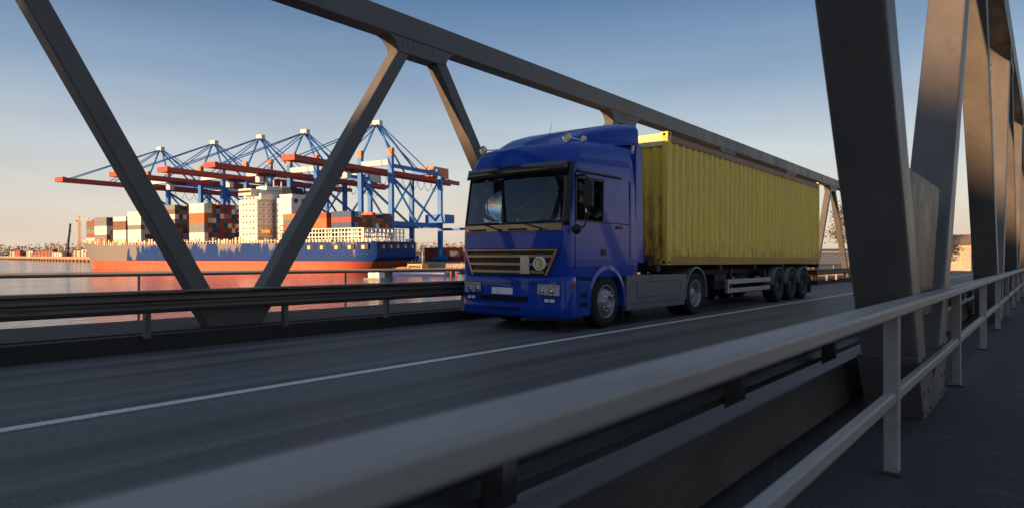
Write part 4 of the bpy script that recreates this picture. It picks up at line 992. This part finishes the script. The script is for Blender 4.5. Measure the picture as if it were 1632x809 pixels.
MB().box((-9, -1.6, 1.5), (-4, 1.6, 2.3)).build('hatch', MATS['orange lifeboat'], bt, bevel=.1); MB().tube([(0, 0, 3.6), (0, 0, 7.2)], .1).build('mast', cwhite, bt)
MB().box((-11.2, -2.5, 1.4), (-10.4, 2.5, 2.2)).build('stern_rail', cwhite, bt)
bt.scale = (1.3, 1.3, 1.3); b2 = copy_tree(bt); b2.location = HW(-22, 285); b2.scale = (.7, .7, .7); b2['label'] = 'smaller blue workboat moored close to the quay wall by the truck'
bt['group'] = b2['group'] = 'workboats by the quay'
hp = thing('pontoon_hut', 'small white hut floating on a pontoon behind the guardrail', 'pontoon', HW(-47.5, 228), SHIP_RZ)
MB().box((-3.6, -2.6, -.4), (3.6, 2.6, .6)).build('float', quaym, hp, bevel=.1); MB().box((-2.4, -1.6, .6), (2.4, 1.6, 3.0)).build('wall', shipw, hp); MB().box((-2.7, -1.9, 3.0), (2.7, 1.9, 3.25)).build('roof', cwhite, hp, bevel=.05); MB().box((-.6, 1.58, .65), (.4, 1.66, 2.6)).build('door', cream, hp)
for i, (r, z) in enumerate(((-23.5, 250), (-21.4, 250))):
    t = thing('mooring_pile', ('rusty orange mooring pile in the water, the one nearer the white hut', 'rusty orange mooring pile in the water, the one nearer the truck cab')[i], 'pile', HW(r, z, -1), 0, 'mooring piles by the quay')
    MB().tube([(0, 0, 0), (0, 0, 4.6)], .35, 10).build('pile', mat('rusty pile', (.4, .12, .05), .7) if not i else MATS['rusty pile'], t); MB().lathe((0, 0, 4.6), (0, 0, 1), [(0, .42), (.25, .42), (.3, 0)], 10).build('cap', cwhite, t)

# ---------------------------------------------------------------- land and buildings at the two ends of the bridge
landm = mat('embankment ground', (.12, .10, .07), .9, var=.3, scale=.3)
e = MB().box((-60, 92.0, -9), (60, 260, -.05)); struct('embankment', e, landm, br=True)
e = MB().box((-120, -170, -9), (120, -32.0, -.05)); struct('approach_ground', e, landm, br=True)
brick = mat('warm brick', (.42, .31, .25), .85, var=.25, scale=.8, stretch=(1, 1, 3))
rend = mat('pale render', (.55, .42, .33), .85, var=.12, scale=.3)
def house(name, label, loc, w, d, h, m, nfl, roofh, br=True, win='-y'):
    t = thing(name, label, 'building', loc, 0, None, br)
    MB().box((-w / 2, -d / 2, 0), (w / 2, d / 2, h)).build('wall', m, t)
    MB().prism([(-w / 2 - .3, -d / 2 - .4, h), (-w / 2 - .3, d / 2 + .4, h), (-w / 2 - .3, 0, h + roofh)], (w + .6, 0, 0)).build('roof', mat('roof tiles ' + name, (.24, .17, .13), .8), t)
    nw = max(2, int(w / 3))
    for f in range(nfl):
        for k in range(nw):
            x = -w / 2 + w * (k + .5) / nw; z = h * (f + .32) / nfl
            wf = MB().box((x - .6, -d / 2 - .03, z), (x + .6, -d / 2 + .02, z + 1.5)).build('window', rend if m is brick else shipw, t)
            MB().box((x - .5, -d / 2 - .05, z + .1), (x + .5, -d / 2 - .031, z + 1.4)).build('pane', dark, wf)
    return t
house('brick_house', 'low brown brick house with grey roof beyond the bridge end', (-15, 112, 0), 14, 10, 3.4, brick, 1, 1.6)
house('rendered_house', 'pale single storey house at the road end between dark truss members', (-3.5, 128, 0), 9, 9, 3.3, rend, 1, .9)
# unseen block added behind the camera, roofline shaped to shade the near bridge
gh = thing('sun_blocker', 'unseen block added behind the bridge approach to shade the near deck', 'sun_blocker', (-14, -46, 0), 0, None, True)
WP = [(26, 7.4), (11.5, 7.7), (7, 8.6), (5, 9.6), (1, 10.4), (-4, 9.7), (-26, 9.7)]
g = MB(); g.prism([(-26, 0, 0), (26, 0, 0)] + [(x, 0, z) for x, z in WP], (0, -9, 0)); g.build('wall', brick, gh)
for k in range(10): MB().box((-24 + k * 5, .0, 2), (-22 + k * 5, .06, 4)).build('window', dark, gh)
g = MB(); g.prism([(x * 1.01, .3, z + .2) for x, z in WP] + [(x * 1.01, .3, z + .02) for x, z in reversed(WP)], (0, -9.6, 0)); g.build('roof', darksteel, gh)
# trees past the far end of the bridge
bark = mat('bark', (.09, .06, .04), .9, var=.3); leaf = mat('autumn leaves', (.11, .075, .03), .8, var=.45, scale=1.2)
def tree(loc, h, label, seed):
    rg = random.Random(seed); t = thing('tree', label, 'tree', loc, 0, 'trees past the bridge end', True)
    tk = MB(); tips = []
    tk.tube([(0, 0, 0), (.1, 0, h * .25), (0, .1, h * .55), (.05, 0, h * .9)], [h * .03, h * .024, h * .015, h * .004], 8)
    for k in range(14):
        z = h * rg.uniform(.25, .85); a = rg.uniform(0, 6.28); l = h * rg.uniform(.18, .34) * (1.1 - z / h * .6)
        e_ = Vector((math.cos(a) * l, math.sin(a) * l, z + l * .6)); tk.tube([(0, 0, z), (e_.x * .5, e_.y * .5, z + l * .22), e_], [h * .009, h * .006, h * .002], 5); tips.append(e_)
    tk.build('trunk', bark, t)
    cr = MB()
    for e_ in tips:
        for k in range(150):
            p = e_ + Vector((rg.gauss(0, .09), rg.gauss(0, .09), rg.gauss(0, .08))) * h * .8; u = Vector((rg.uniform(-1, 1), rg.uniform(-1, 1), rg.uniform(-1, 1))).normalized() * .16; v = u.orthogonal().normalized() * .10
            cr.f([cr.v(p + u), cr.v(p + v), cr.v(p - u), cr.v(p - v)])
    cr.build('crown', leaf, t)
for i, (x, y, h, lb_) in enumerate(((-17.5, 99, 8.5, 'brown autumn tree behind the trailer at the bridge end'), (-12.5, 101, 7, 'smaller brown tree beside the brick house'), (3.5, 108, 8, 'brown tree beyond the walkway end'), (-22, 106, 10, 'tall thin brown tree left of the brick house'))): tree((x, y, -.05), h, lb_, i)

# ---------------------------------------------------------------- the bridge falls away from the camera at 1.8 percent
TILT = Matrix.Translation((0, 0, EYE)) @ Matrix.Rotation(GRADE, 4, 'X') @ Matrix.Translation((0, 0, -EYE))
for o in BRIDGE: o.matrix_basis = TILT @ o.matrix_basis
